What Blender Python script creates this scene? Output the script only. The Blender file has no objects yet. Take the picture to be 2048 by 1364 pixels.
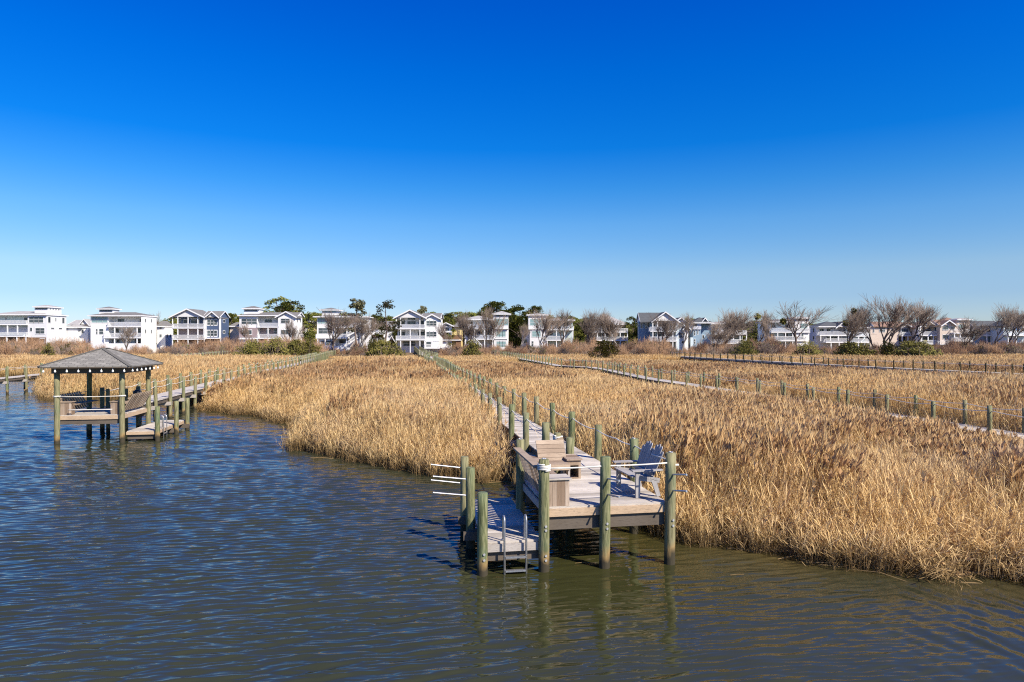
import bpy, math, random
import numpy as np
from mathutils import Vector, Matrix
R = math.radians
scene = bpy.context.scene
# ------------------------------------------------------------ camera
F = 1365.333; HC = 4.1; HY = 682.0          # focal length in photo pixels, eye height, horizon row
cam_d = bpy.data.cameras.new("camera"); cam = bpy.data.objects.new("camera", cam_d)
scene.collection.objects.link(cam); scene.camera = cam
cam.location = (0, 0, HC); cam.rotation_euler = (R(90), 0, 0)
cam_d.sensor_width = 36; cam_d.lens = 24; cam_d.clip_start = 0.1; cam_d.clip_end = 20000
# ------------------------------------------------------------ sky + sun
SUN_EL = R(41); SUN_DIR = Vector((0.75, -0.66, 0)).normalized()
world = bpy.data.worlds.new("World"); scene.world = world; world.use_nodes = True
nt = world.node_tree; nt.nodes.clear()
sky = nt.nodes.new("ShaderNodeTexSky"); sky.sky_type = 'NISHITA'; sky.sun_disc = False
sky.sun_elevation = SUN_EL; sky.sun_rotation = math.atan2(SUN_DIR.x, SUN_DIR.y)
sky.air_density = 1.0; sky.dust_density = 0.15; sky.ozone_density = 3.0; sky.altitude = 0
hs = nt.nodes.new("ShaderNodeHueSaturation"); hs.inputs['Saturation'].default_value = 1.28; hs.inputs['Value'].default_value = 1.0
gm = nt.nodes.new("ShaderNodeGamma"); gm.inputs[1].default_value = 1.0
bg = nt.nodes.new("ShaderNodeBackground"); bg.inputs['Strength'].default_value = 0.105
wo = nt.nodes.new("ShaderNodeOutputWorld")
EXPO = 0.72
def _lin(c): c /= 255.0; return ((c+.055)/1.055)**2.4 if c > .04045 else c/12.92
tc = nt.nodes.new("ShaderNodeTexCoord"); sx = nt.nodes.new("ShaderNodeSeparateXYZ"); rp = nt.nodes.new("ShaderNodeValToRGB"); mu = nt.nodes.new("ShaderNodeMix")
mu.data_type = 'RGBA'; mu.blend_type = 'MULTIPLY'; mu.inputs[0].default_value = 1.0
nt.links.new(tc.outputs['Generated'], sx.inputs[0]); nt.links.new(sx.outputs[2], rp.inputs[0])
SKYT = [(640, (212, 238, 228), (178, 213, 240)), (600, (206, 238, 237), (170, 209, 241)), (550, (171, 217, 239), (160, 205, 241)), (450, (127, 181, 226), (103, 174, 241)), (380, (108, 163, 216), (60, 150, 236)), (300, (92, 148, 204), (14, 126, 229)), (150, (74, 129, 186), (0, 106, 216)), (10, (64, 117, 173), (0, 90, 204))]
e = rp.color_ramp.elements
for i, (yy, mine, want) in enumerate(SKYT):
    d = 682-yy; s_ = d/math.hypot(1365, d)
    q = e[0] if i == 0 else (e[1] if i == 1 else e.new(s_)); q.position = s_
    q.color = tuple(min(1.0, _lin(w_)/_lin(m_)*2**(.25-EXPO)/1.3) for m_, w_ in zip(mine, want)) + (1,)
gain = nt.nodes.new("ShaderNodeVectorMath"); gain.operation = 'SCALE'; gain.inputs['Scale'].default_value = 1.3
nt.links.new(sky.outputs[0], gm.inputs[0]); nt.links.new(gm.outputs[0], hs.inputs['Color'])
nt.links.new(hs.outputs[0], mu.inputs[6]); nt.links.new(rp.outputs[0], mu.inputs[7]); nt.links.new(mu.outputs[2], gain.inputs[0])
nt.links.new(gain.outputs[0], bg.inputs['Color']); nt.links.new(bg.outputs[0], wo.inputs['Surface'])
sd = bpy.data.lights.new("sun", 'SUN'); sd.energy = 4.8; sd.angle = R(0.5); sd.color = (1.0, 0.91, 0.77)
sun = bpy.data.objects.new("sun", sd); scene.collection.objects.link(sun)
sv = SUN_DIR * math.cos(SUN_EL) + Vector((0, 0, math.sin(SUN_EL)))
sun.rotation_euler = (-sv).to_track_quat('-Z', 'Y').to_euler(); sun.location = (20, -20, 40)
scene.view_settings.view_transform = 'Standard'; scene.view_settings.look = 'None'
scene.view_settings.gamma = 1.0; scene.view_settings.exposure = EXPO
scene.render.engine = 'CYCLES'
cy = scene.cycles; cy.max_bounces = 5; cy.diffuse_bounces = 2; cy.glossy_bounces = 3; cy.transmission_bounces = 2
cy.transparent_max_bounces = 4; cy.use_adaptive_sampling = True; cy.adaptive_threshold = 0.008; cy.use_denoising = False; cy.filter_width = 1.15
# ------------------------------------------------------------ helpers
COL = scene.collection
def at(px, py, z=0.0):
    Y = F * (HC - z) / (py - HY); return ((px - 1024) * Y / F, Y)
def tag(o, label=None, cat=None, group=None, kind=None):
    if label: o['label'] = label
    if cat: o['category'] = cat
    if group: o['group'] = group
    if kind: o['kind'] = kind
    return o
def empty(name, loc=(0, 0, 0), rz=0.0, **k):
    o = bpy.data.objects.new(name, None); COL.objects.link(o); o.location = loc; o.rotation_euler = (0, 0, rz)
    o.empty_display_size = 0.2; return tag(o, **k)
class MB:
    def __init__(s): s.v = []; s.f = []; s.m = []
    def add(s, vs, fs, mi=0):
        b = len(s.v); s.v.extend([tuple(p) for p in vs]); s.f.extend([tuple(i + b for i in f) for f in fs]); s.m.extend([mi] * len(fs)); return s
    def box(s, a, b, mi=0, M=None):
        x0, y0, z0 = a; x1, y1, z1 = b
        vs = [(x0,y0,z0),(x1,y0,z0),(x1,y1,z0),(x0,y1,z0),(x0,y0,z1),(x1,y0,z1),(x1,y1,z1),(x0,y1,z1)]
        if M is not None: vs = [M @ Vector(p) for p in vs]
        return s.add(vs, [(0,3,2,1),(4,5,6,7),(0,1,5,4),(1,2,6,5),(2,3,7,6),(3,0,4,7)], mi)
    def bar(s, p, q, w, h, mi=0, up=(0, 0, 1)):
        p = Vector(p); q = Vector(q); d = q - p; L = d.length
        if L < 1e-6: return s
        d /= L; up = Vector(up)
        if abs(d.dot(up)) > 0.98: up = Vector((0, 1, 0))
        x = d.cross(up).normalized(); y = x.cross(d)
        M = Matrix.Translation(p) @ Matrix((x, d, y)).transposed().to_4x4()
        return s.box((-w/2, 0, -h/2), (w/2, L, h/2), mi, M)
    def tube(s, pts, r, n=6, mi=0, cap=True):
        pts = [Vector(p) for p in pts]; rs = r if isinstance(r, (list, tuple)) else [r] * len(pts)
        rings = []; px = None
        for i, p in enumerate(pts):
            d = (pts[min(i+1, len(pts)-1)] - pts[max(i-1, 0)])
            d = d.normalized() if d.length > 1e-9 else Vector((0, 0, 1))
            if px is None:
                a = Vector((1, 0, 0)) if abs(d.x) < 0.9 else Vector((0, 1, 0)); x = d.cross(a).normalized()
            else:
                x = (px - d * px.dot(d)); x = x.normalized() if x.length > 1e-6 else px
            px = x; y = d.cross(x)
            rings.append([p + (x * math.cos(2*math.pi*k/n) + y * math.sin(2*math.pi*k/n)) * rs[i] for k in range(n)])
        vs = [v for rg in rings for v in rg]; fs = []
        for i in range(len(rings) - 1):
            for k in range(n):
                a = i*n + k; b = i*n + (k+1) % n; fs.append((a, b, b+n, a+n))
        if cap: fs.append(tuple(range(n-1, -1, -1))); fs.append(tuple((len(rings)-1)*n + k for k in range(n)))
        return s.add(vs, fs, mi)
    def mesh(s, name, mats, smooth=False):
        me = bpy.data.meshes.new(name); me.from_pydata(s.v, [], s.f)
        for m in (mats if isinstance(mats, (list, tuple)) else [mats]): me.materials.append(m)
        if any(s.m): me.polygons.foreach_set('material_index', s.m)
        if smooth: me.polygons.foreach_set('use_smooth', [True] * len(me.polygons))
        me.update(); return me
    def build(s, name, mats, parent=None, smooth=False, **k):
        return put(name, s.mesh(name, mats, smooth), parent, **k)
def put(name, me, parent=None, loc=None, rot=None, scl=None, **k):
    o = bpy.data.objects.new(name, me); COL.objects.link(o)
    if parent is not None: o.parent = parent
    if loc is not None: o.location = loc
    if rot is not None: o.rotation_euler = rot
    if scl is not None: o.scale = scl
    return tag(o, **k)
# ------------------------------------------------------------ materials
class Mat:
    def __init__(s, name, rough=0.8, spec=0.3):
        s.m = bpy.data.materials.new(name); s.m.use_nodes = True; s.t = s.m.node_tree
        s.b = s.t.nodes['Principled BSDF']; s.b.inputs['Roughness'].default_value = rough
        s.b.inputs['Specular IOR Level'].default_value = spec
    def n(s, typ, **ins):
        nd = s.t.nodes.new(typ)
        for k, v in ins.items():
            key = k.replace('_', ' ')
            if key in nd.inputs: s.set(nd.inputs[key], v)
            else: setattr(nd, k, v)
        return nd
    def set(s, sock, v):
        if isinstance(v, bpy.types.NodeSocket): s.t.links.new(v, sock)
        else: sock.default_value = v
    def pos(s, sc=(1, 1, 1), rot=0.0, obj=False):
        src = s.n('ShaderNodeTexCoord').outputs['Object'] if obj else s.n('ShaderNodeNewGeometry').outputs['Position']
        mp = s.n('ShaderNodeMapping'); s.t.links.new(src, mp.inputs[0]); mp.inputs['Scale'].default_value = sc
        mp.inputs['Rotation'].default_value = (0, 0, rot); return mp.outputs[0]
    def noise(s, vec, scale=1, detail=3, rough=0.5, dist=0.0):
        nd = s.n('ShaderNodeTexNoise'); s.t.links.new(vec, nd.inputs['Vector']); nd.inputs['Scale'].default_value = scale
        nd.inputs['Detail'].default_value = detail; nd.inputs['Roughness'].default_value = rough; nd.inputs['Distortion'].default_value = dist
        return nd.outputs['Fac']
    def ramp(s, fac, stops):
        nd = s.n('ShaderNodeValToRGB'); s.t.links.new(fac, nd.inputs[0]); e = nd.color_ramp.elements
        while len(e) > 1: e.remove(e[-1])
        e[0].position = stops[0][0]; e[0].color = c4(stops[0][1])
        for p, c in stops[1:]: q = e.new(p); q.color = c4(c)
        return nd.outputs[0]
    def mix(s, fac, a, b, mode='MIX'):
        nd = s.t.nodes.new('ShaderNodeMix'); nd.data_type = 'RGBA'; nd.blend_type = mode
        s.set(nd.inputs[0], fac); s.set(nd.inputs[6], c4(a)); s.set(nd.inputs[7], c4(b)); return nd.outputs[2]
    def math(s, op, a, b=0.0, clamp=False):
        nd = s.t.nodes.new('ShaderNodeMath'); nd.operation = op; nd.use_clamp = clamp
        s.set(nd.inputs[0], a); s.set(nd.inputs[1], b); return nd.outputs[0]
    def rng(s, v, a, b, c=0.0, d=1.0):
        nd = s.t.nodes.new('ShaderNodeMapRange'); s.set(nd.inputs[0], v)
        for i, x in enumerate((a, b, c, d)): nd.inputs[i+1].default_value = x
        return nd.outputs[0]
    def col(s, v): s.set(s.b.inputs['Base Color'], c4(v)); return s
    def bump(s, h, dist=0.01, strength=1.0):
        nd = s.n('ShaderNodeBump'); s.set(nd.inputs['Height'], h); nd.inputs['Distance'].default_value = dist
        nd.inputs['Strength'].default_value = strength; s.t.links.new(nd.outputs[0], s.b.inputs['Normal']); return s
    def rnd(s): return s.n('ShaderNodeObjectInfo').outputs['Random']
    def isl(s): return s.n('ShaderNodeNewGeometry').outputs['Random Per Island']
    def xyz(s):
        nd = s.n('ShaderNodeSeparateXYZ'); s.t.links.new(s.n('ShaderNodeNewGeometry').outputs['Position'], nd.inputs[0]); return nd.outputs
def c4(c):
    if isinstance(c, bpy.types.NodeSocket): return c
    return (c[0], c[1], c[2], 1.0) if isinstance(c, (tuple, list)) and len(c) == 3 else c
def wood(name, a, b, axis=0, rough=0.75):
    m = Mat(name, rough, 0.25)
    sc = [14, 14, 14]; sc[axis] = 0.9
    p = m.pos(tuple(sc), -0.17)
    g = m.noise(p, 4, 5, 0.65, 0.6); blot = m.noise(m.pos((1, 1, 1)), 2.2, 3)
    tone = m.mix(m.isl(), a, b)
    dark = m.mix(0.62, tone, (0.05, 0.035, 0.025))
    c = m.mix(m.rng(g, 0.52, 0.74), tone, dark)
    c = m.mix(m.rng(blot, 0.45, 0.75, 0, 0.35), c, (b[0]*0.55, b[1]*0.5, b[2]*0.45))
    m.col(c); m.bump(g, 0.006, 0.7); return m.m
M = {}
M['deck'] = wood('weathered_deck', (0.66, 0.60, 0.52), (0.36, 0.32, 0.27))
M['deck_l'] = wood('weathered_deck_along', (0.56, 0.50, 0.44), (0.40, 0.345, 0.30), 1)
M['fascia'] = wood('brown_board', (0.56, 0.41, 0.27), (0.44, 0.32, 0.21))
M['fasciag'] = wood('grey_board', (0.46, 0.42, 0.38), (0.38, 0.34, 0.30))
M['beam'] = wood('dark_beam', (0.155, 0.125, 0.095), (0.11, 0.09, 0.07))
M['boardv'] = wood('brown_upright_board', (0.52, 0.42, 0.33), (0.22, 0.15, 0.10), 2)
M['bench'] = wood('bench_board', (0.46, 0.36, 0.26), (0.29, 0.215, 0.15))
M['chair'] = wood('grey_blue_chair_wood', (0.40, 0.385, 0.37), (0.32, 0.305, 0.30), 2)
def post_mat():
    m = Mat('green_treated_piling', 0.8, 0.2)
    g = m.noise(m.pos((16, 16, 1.4)), 1.6, 5, 0.65, 0.8); bl = m.noise(m.pos((2, 2, 0.8)), 2.0, 3)
    r = m.rnd()
    tone = m.mix(r, (0.105, 0.125, 0.055), (0.215, 0.185, 0.10))
    c = m.mix(m.rng(g, 0.46, 0.68), tone, (0.29, 0.275, 0.15))
    c = m.mix(m.rng(g, 0.48, 0.34, 0, 0.85), c, (0.06, 0.07, 0.03))
    c = m.mix(m.rng(bl, 0.5, 0.72, 0, 0.5), c, (0.10, 0.17, 0.105))
    z = m.math('ADD', m.xyz()[2], m.math('MULTIPLY', m.math('SUBTRACT', bl, 0.5), 0.5))
    c = m.mix(m.rng(z, 0.40, 0.24, 0, .85), c, (0.30, 0.19, 0.075))
    c = m.mix(m.rng(z, 0.27, 0.14), c, (0.05, 0.042, 0.026))
    m.col(c); m.bump(g, 0.012, 0.8); return m.m
M['post'] = post_mat()
def simple(name, c, rough=0.6, spec=0.3, metal=0.0, var=0.12, sc=3.0):
    m = Mat(name, rough, spec); n = m.noise(m.pos(), sc, 3)
    m.col(m.mix(m.rng(n, 0.35, 0.65), c, tuple(x * (1 - var) for x in c))); m.b.inputs['Metallic'].default_value = metal; return m.m
M['rope'] = simple('cream_rope', (0.72, 0.69, 0.62), 0.9, 0.1)
M['alu'] = simple('dull_aluminium', (0.50, 0.50, 0.50), 0.42, 0.5, 0.8, 0.2, 20)
M['white'] = simple('white_paint', (0.80, 0.80, 0.79), 0.55)
M['bolt'] = simple('galvanised_bolt', (0.5, 0.5, 0.5), 0.5, 0.5, 0.6)
M['darkbox'] = simple('black_plastic', (0.03, 0.03, 0.035), 0.5)
M['bulb'] = simple('white_bulb', (0.85, 0.85, 0.8), 0.2, 0.6)
def shingle(name, a, b, sc=1.0):
    m = Mat(name, 0.9, 0.15); br = m.n('ShaderNodeTexBrick')
    m.t.links.new(m.n('ShaderNodeTexCoord').outputs['UV'], br.inputs[0])
    br.inputs['Scale'].default_value = sc; br.inputs['Color1'].default_value = c4(a); br.inputs['Color2'].default_value = c4(b)
    br.inputs['Mortar'].default_value = c4(tuple(x*0.45 for x in a)); br.inputs['Mortar Size'].default_value = 0.012
    br.inputs['Brick Width'].default_value = 0.32; br.inputs['Row Height'].default_value = 0.13; br.inputs['Bias'].default_value = -0.2
    n = m.noise(m.pos(), 5, 3)
    m.col(m.mix(m.rng(n, 0.35, 0.7, 0, 0.4), br.outputs[0], tuple(x*0.6 for x in b))); m.bump(br.outputs['Fac'], 0.01, 0.6); return m.m
M['shingle'] = shingle('grey_shingles', (0.29, 0.275, 0.24), (0.18, 0.172, 0.155))
# ------------------------------------------------------------ layout data (metres, from the ground plane)
TH = 0.17
MAIN = [(0.57, 12.17)]                       # the front-left deck pile of the main dock
def mloc(u, v): return (0.57 + u*math.cos(TH) - v*math.sin(TH), 12.17 + u*math.sin(TH) + v*math.cos(TH))
W_MAIN = [mloc(1.79, 2.9), mloc(1.80, 14), mloc(1.86, 28), (-4.9, 55), (-8.0, 76), (-10.6, 92), (-12.6, 103), (-13.2, 116), (-17.5, 134), (-25.3, 181)]
W_LEFT = [(-17.9, 31.2), (-19.6, 40), (-22.4, 55), (-25.0, 69), (-28.0, 88), (-31.3, 105), (-37.5, 135), (-47.5, 188)]
W_R1 = [(18.2, 10), (16.4, 19), (16.0, 22), (15.2, 28), (14.4, 33), (13.8, 37), (13.0, 41.5), (12.4, 46.5), (11.0, 54.2), (9.9, 72.6), (9.0, 78), (5.6, 83.5), (4.4, 95), (-1.2, 136), (-4.0, 158)]
W_R2 = [(50.5, 36), (46.9, 61), (45.4, 67), (43.9, 71), (41.9, 80), (39.7, 90), (38.9, 97), (37.2, 107), (34.6, 124), (33, 140)]
W_FAR = [(-37.6, 38), (-40.0, 53.8), (-41.3, 59.5), (-44.5, 75), (-62, 150)]
SHORE_PX = [(-500, 752), (-120, 752), (60, 752), (96, 760), (92, 795), (115, 797), (180, 795), (300, 800), (400, 808), (425, 822), (520, 832), (560, 838), (600, 850), (604, 875), (612, 902), (700, 918), (765, 932), (845, 948), (900, 950), (955, 955), (985, 960), (1000, 935), (1012, 905), (1032, 900), (1060, 925), (1110, 960), (1180, 1005), (1250, 1040), (1350, 1072), (1400, 1084), (1470, 1092), (1560, 1108), (1640, 1113), (1720, 1134), (1800, 1130), (1880, 1150), (1960, 1150), (2048, 1158), (2400, 1172)]
SH = [at(a, b) for a, b in SHORE_PX]
rs = random.Random(5)
def refine(pts, step=0.7, amp=0.42):
    out = []
    for a, b in zip(pts[:-1], pts[1:]):
        L = math.dist(a, b); n = max(1, int(L/step)); nx, ny = (b[1]-a[1])/max(L,1e-6), -(b[0]-a[0])/max(L,1e-6)
        for i in range(n):
            t = i/n; j = rs.uniform(-amp, amp) if i else 0; out.append((a[0]+(b[0]-a[0])*t+nx*j, a[1]+(b[1]-a[1])*t+ny*j))
    return out + [pts[-1]]
SHR = np.array(refine(SH))
POLY = np.vstack([SHR, [(400, 9), (6000, 9), (6000, 9000), (-6000, 9000), (-6000, 60)], [SHR[0]]])
def seg_dist(P, poly):
    d = np.full(len(P), 1e9)
    for a, b in zip(poly[:-1], poly[1:]):
        a = np.array(a, float); b = np.array(b, float); ab = b - a; L2 = max(ab @ ab, 1e-9)
        t = np.clip(((P - a) @ ab)/L2, 0, 1); q = a + t[:, None]*ab
        d = np.minimum(d, np.hypot(*(P - q).T))
    return d
def inside(P, poly):
    c = np.zeros(len(P), bool); x, y = P.T
    for (x0, y0), (x1, y1) in zip(poly[:-1], poly[1:]):
        cond = ((y0 > y) != (y1 > y))
        xi = (x1-x0)*(y-y0)/((y1-y0) if y1 != y0 else 1e-9) + x0
        c ^= cond & (x < xi)
    return c
def sdist(P):
    P = np.asarray(P, float); d = seg_dist(P, SHR); return np.where(inside(P, POLY), d, -d)
def vnoise(P, s, seed=0):
    P = np.asarray(P, float)*s; i = np.floor(P).astype(int); f = P - i; f = f*f*(3-2*f)
    def h(a, b):
        n = (a*374761393 + b*668265263 + seed*1442695041) & 0xffffffff
        n = ((n ^ (n >> 13))*1274126177) & 0xffffffff; return ((n ^ (n >> 16)) & 0xffff)/65535.0
    a = h(i[:,0], i[:,1]); b = h(i[:,0]+1, i[:,1]); c = h(i[:,0], i[:,1]+1); d = h(i[:,0]+1, i[:,1]+1)
    return (a*(1-f[:,0])+b*f[:,0])*(1-f[:,1]) + (c*(1-f[:,0])+d*f[:,0])*f[:,1]
def ground_z(P):
    P = np.asarray(P, float); s = sdist(P)
    z = np.where(s > 0, 0.03 + 0.09*np.clip(s/1.5, 0, 1), np.clip(s*0.5, -0.9, 0))
    r = np.clip((P[:,1]-118)/45, 0, 1); r = r*r*(3-2*r)
    return z + np.where(s > 0, r*.85, 0)
# ------------------------------------------------------------ terrain sheet
def terrain():
    ys = np.concatenate([np.arange(-40, 8, 4), np.arange(8, 34, 0.5), np.arange(34, 70, 1.0), np.arange(70, 200, 5), [220, 260, 340, 500, 800, 1500, 3000, 6000, 8900]])
    xs = np.concatenate([[-5900, -3000, -1500, -800, -400, -250, -180, -140], np.arange(-110, -46, 4), np.arange(-46, 30, 0.6), np.arange(30, 140, 4), [150, 180, 250, 400, 800, 1500, 3000, 5900]])
    X, Y = np.meshgrid(xs, ys); P = np.stack([X.ravel(), Y.ravel()], 1); Z = ground_z(P) + (vnoise(P, 0.9)-0.5)*0.03
    nx = len(xs); m = MB(); m.v = [tuple(p) for p in np.column_stack([P, Z]).tolist()]
    for j in range(len(ys)-1):
        for i in range(nx-1): a = j*nx+i; m.f.append((a, a+1, a+1+nx, a+nx)); m.m.append(0)
    g = Mat('marsh_mud_and_straw', 0.95, 0.1); n = g.noise(g.pos(), 1.2, 5, 0.7); n2 = g.noise(g.pos(), 9, 4, 0.7)
    c = g.mix(g.rng(n, 0.3, 0.7), (0.085, 0.06, 0.033), (0.22, 0.15, 0.075)); c = g.mix(g.rng(n2, 0.4, 0.7, 0, 0.7), c, (0.30, 0.21, 0.11))
    g.col(c); g.bump(n2, 0.05, 0.8)
    m.build('ground', g.m, smooth=True, kind='structure')
terrain()
# ------------------------------------------------------------ water
def wave_z(X, Y):
    """Small wind ripples: many short crested wave trains; a second, turned set runs along the right-hand bank."""
    g = np.random.default_rng(8); wr = np.clip((X-3.5)/4.5, 0, 1)*np.clip((17-Y)/4, 0, 1); wr = wr*wr*(3-2*wr)
    dy = .0018*np.maximum(Y, 6); out = np.zeros_like(X)
    warp = .9*np.sin(X*.21+Y*.13)+.7*np.sin(X*.083-Y*.19+1.3)
    for base, wgt, n in ((math.pi/2+.20, 1-wr, 64), (.42, wr*.8, 26)):
        for _ in range(n):
            L = (.08+.23*g.random()**1.9) if base > 1 else (.20+.30*g.random()); a = base + g.normal(0, .15); k = 2*math.pi/L; ph = g.uniform(0, 6.283)
            A = L*.0074*g.uniform(.5, 1.2)*(1.15 if base > 1 else 1.25); att = np.clip((L/dy-2.3)/2.5, 0, 1)
            out += wgt*att*A*np.sin(k*(X*math.cos(a)+Y*math.sin(a)) + ph + warp*(.8 if _ % 2 else 1.1))
    gust = .62+.38*np.sin(X*.17+Y*.31+.6*np.sin(Y*.22-X*.05))*np.sin(X*.09-Y*.21+2)
    calm = 1-.74*np.clip((X+2.0)/2.5, 0, 1)*np.clip((5.5-X)/3, 0, 1)*np.clip((Y-6.5)/3, 0, 1)*np.clip((19-Y)/3, 0, 1)
    z = out*(.65+.5*gust)*calm + .009*np.sin(X*2.1+Y*3.3)*np.sin(X*1.3-Y*2.7) + .0045*np.sin(X*6.1+Y*3.9+1.5*np.sin(Y*2.3))*np.sin(X*2.2-Y*6.7)
    return z*np.clip((78-Y)/12, 0, 1)
def water():
    rows = [2.0]
    while rows[-1] < 82: rows.append(rows[-1] + .0018*max(rows[-1], 6))
    rows = np.array(rows); S = np.linspace(-1, 1, 540); Yg = np.repeat(rows[:, None], len(S), 1)
    Xg = np.where(S[None, :] < 0, S[None, :]*(.98*Yg+5), S[None, :]*np.minimum(.98*Yg+5, 26)); Zg = wave_z(Xg, Yg)
    V = np.concatenate([np.array([(-5000, -60, -.05), (900, -60, -.05), (900, 130, -.05), (-5000, 130, -.05)]), np.stack([Xg, Yg, Zg], -1).reshape(-1, 3)])
    c = len(S); I = (np.arange(len(rows)-1)[:, None]*c+np.arange(c-1)[None, :]).ravel()+4
    Q = np.concatenate([np.array([[0, 1, 2, 3]]), np.stack([I, I+1, I+1+c, I+c], 1)]).astype(np.int32); n = len(Q)
    me = bpy.data.meshes.new('water'); me.vertices.add(len(V)); me.vertices.foreach_set('co', V.astype(np.float32).ravel())
    me.loops.add(n*4); me.loops.foreach_set('vertex_index', Q.ravel()); me.polygons.add(n)
    me.polygons.foreach_set('loop_start', np.arange(n, dtype=np.int32)*4); me.polygons.foreach_set('loop_total', np.full(n, 4, np.int32)); me.update(calc_edges=True)
    me.polygons.foreach_set('use_smooth', np.ones(n, bool))
    w = Mat('estuary_water', 0.045, 0.66); w.b.inputs['IOR'].default_value = 1.333
    x, y, _ = w.xyz()
    low = w.noise(w.pos((0.12, 0.12, 0.12)), 1.0, 3); lowb = w.noise(w.pos((0.5, 0.5, 0.5)), 1.0, 3)
    base = w.mix(w.rng(low, 0.35, 0.7), (0.027, 0.031, 0.017), (0.036, 0.039, 0.021))
    # shallow weedy bed along the right-hand bank
    d1 = w.math('ADD', w.math('SUBTRACT', y, 14.2), w.math('MULTIPLY', w.math('SUBTRACT', x, 4.0), 0.22))
    sh = w.rng(w.math('ADD', d1, w.math('MULTIPLY', w.math('SUBTRACT', lowb, 0.5), 3.0)), -2.6, -0.2)
    sh = w.math('MULTIPLY', sh, w.rng(x, 0.5, 5.0)); sh = w.math('MULTIPLY', sh, w.rng(y, 22, 17))
    base = w.mix(w.math('MULTIPLY', sh, 0.85), base, (0.085, 0.060, 0.018))
    dk = w.math('MULTIPLY', w.rng(x, -2.2, 0.4), w.rng(x, 4.2, 2.6)); dk = w.math('MULTIPLY', dk, w.rng(y, 7.0, 10.0))  # olive reflection and shadow of the dock, painted into the water colour
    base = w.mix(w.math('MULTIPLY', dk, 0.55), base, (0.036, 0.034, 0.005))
    w.col(base)
    warp = w.noise(w.pos((0.22, 0.22, 0.22)), 1.0, 2)
    rotm = w.n('ShaderNodeVectorRotate'); rotm.rotation_type = 'Z_AXIS'
    w.t.links.new(w.n('ShaderNodeNewGeometry').outputs['Position'], rotm.inputs['Vector'])
    ang = w.math('ADD', w.math('MULTIPLY', w.rng(x, 3.0, 7.0), 1.15), w.math('ADD', -0.24, w.math('MULTIPLY', w.math('SUBTRACT', warp, 0.5), 0.5)))
    ang = w.math('ADD', -0.24, w.math('MULTIPLY', w.math('SUBTRACT', warp, 0.5), 0.35))
    w.set(rotm.inputs['Angle'], -0.24)
    def layer(sx, sy, det, dist):
        mp = w.n('ShaderNodeMapping'); w.t.links.new(rotm.outputs[0], mp.inputs[0]); mp.inputs['Scale'].default_value = (sx, sy, 1)
        return w.noise(mp.outputs[0], 1.0, det, 0.5, dist)
    wv = w.n('ShaderNodeTexWave'); wv.wave_type = 'BANDS'; wv.bands_direction = 'Y'; wv.wave_profile = 'SIN'
    mp = w.n('ShaderNodeMapping'); w.t.links.new(rotm.outputs[0], mp.inputs[0]); mp.inputs['Scale'].default_value = (0.32, 1, 1)
    w.t.links.new(mp.outputs[0], wv.inputs['Vector']); wv.inputs['Scale'].default_value = 0.95; wv.inputs['Distortion'].default_value = 7.0
    wv.inputs['Detail'].default_value = 2.0; wv.inputs['Detail Scale'].default_value = 1.6
    h = w.math('ADD', w.math('MULTIPLY', layer(0.55, 2.6, 2.0, 0.5), 1.25), w.math('MULTIPLY', wv.outputs['Fac'], 0.25))
    h = w.math('ADD', h, w.math('MULTIPLY', layer(2.0, 8.0, 1.0, 0.4), 0.10))
    h = w.math('ADD', h, w.math('MULTIPLY', layer(0.35, 0.6, 1.0, 0.2), 0.5))
    # the lee of the dock and of the right-hand bank is calmer
    calm = w.math('MULTIPLY', w.rng(x, -1.5, 1.5), w.rng(y, 4.0, 7.0)); calm = w.math('MULTIPLY', calm, 0.6)
    h = w.math('MULTIPLY', h, w.math('SUBTRACT', 1.0, calm))
    w.bump(h, 0.028, 0.9)
    me.materials.append(w.m); put('water', me, kind='structure')
water()
# ------------------------------------------------------------ piles, ropes, walkways
def pile_mesh(h0, h1, r=0.095, n=14, seed=0, name='post'):
    rr = random.Random(seed); pts = []; rad = []
    k = 9; lx, ly = rr.uniform(-.012, .012), rr.uniform(-.012, .012)
    for i in range(k):
        t = i/(k-1); z = h0 + (h1-h0)*t; pts.append((lx*math.sin(t*3+seed), ly*math.sin(t*2.3+seed*2), z)); rad.append(r*(1.06-0.10*t)*(1+rr.uniform(-.025, .025)))
    m = MB(); m.tube(pts, rad, n, cap=True)
    top = pts[-1]; m.tube([top, (top[0], top[1], h1+0.012)], [rad[-1]*0.97, rad[-1]*0.88], n)
    me = m.mesh(name, M['post']); 
    for p in me.polygons:
        if abs(p.normal.z) < 0.5: p.use_smooth = True
    return me
PILES = [pile_mesh(-1.9, 0.90, 0.088 + 0.006*(i % 3), 12, i) for i in range(5)]   # z measured from the deck
def resample(poly, step):
    P = [Vector((a, b)) for a, b in poly]; out = []; d = 0; acc = 0
    L = sum((b-a).length for a, b in zip(P[:-1], P[1:])); n = int(L/step)
    res = []; si = 0; base = 0
    for k in range(n+1):
        s = k*step
        while si < len(P)-2 and s > base + (P[si+1]-P[si]).length: base += (P[si+1]-P[si]).length; si += 1
        a, b = P[si], P[si+1]; t = (s-base)/max((b-a).length, 1e-6); res.append((a+(b-a)*t, (b-a).normalized()))
    # soften the heading at the bends
    out = []
    for k, (p, d) in enumerate(res):
        q = res[max(0, k-1)][0]; r_ = res[min(len(res)-1, k+1)][0]; dd = (r_-q); out.append((p, dd.normalized() if dd.length > 1e-6 else d))
    return out
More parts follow.
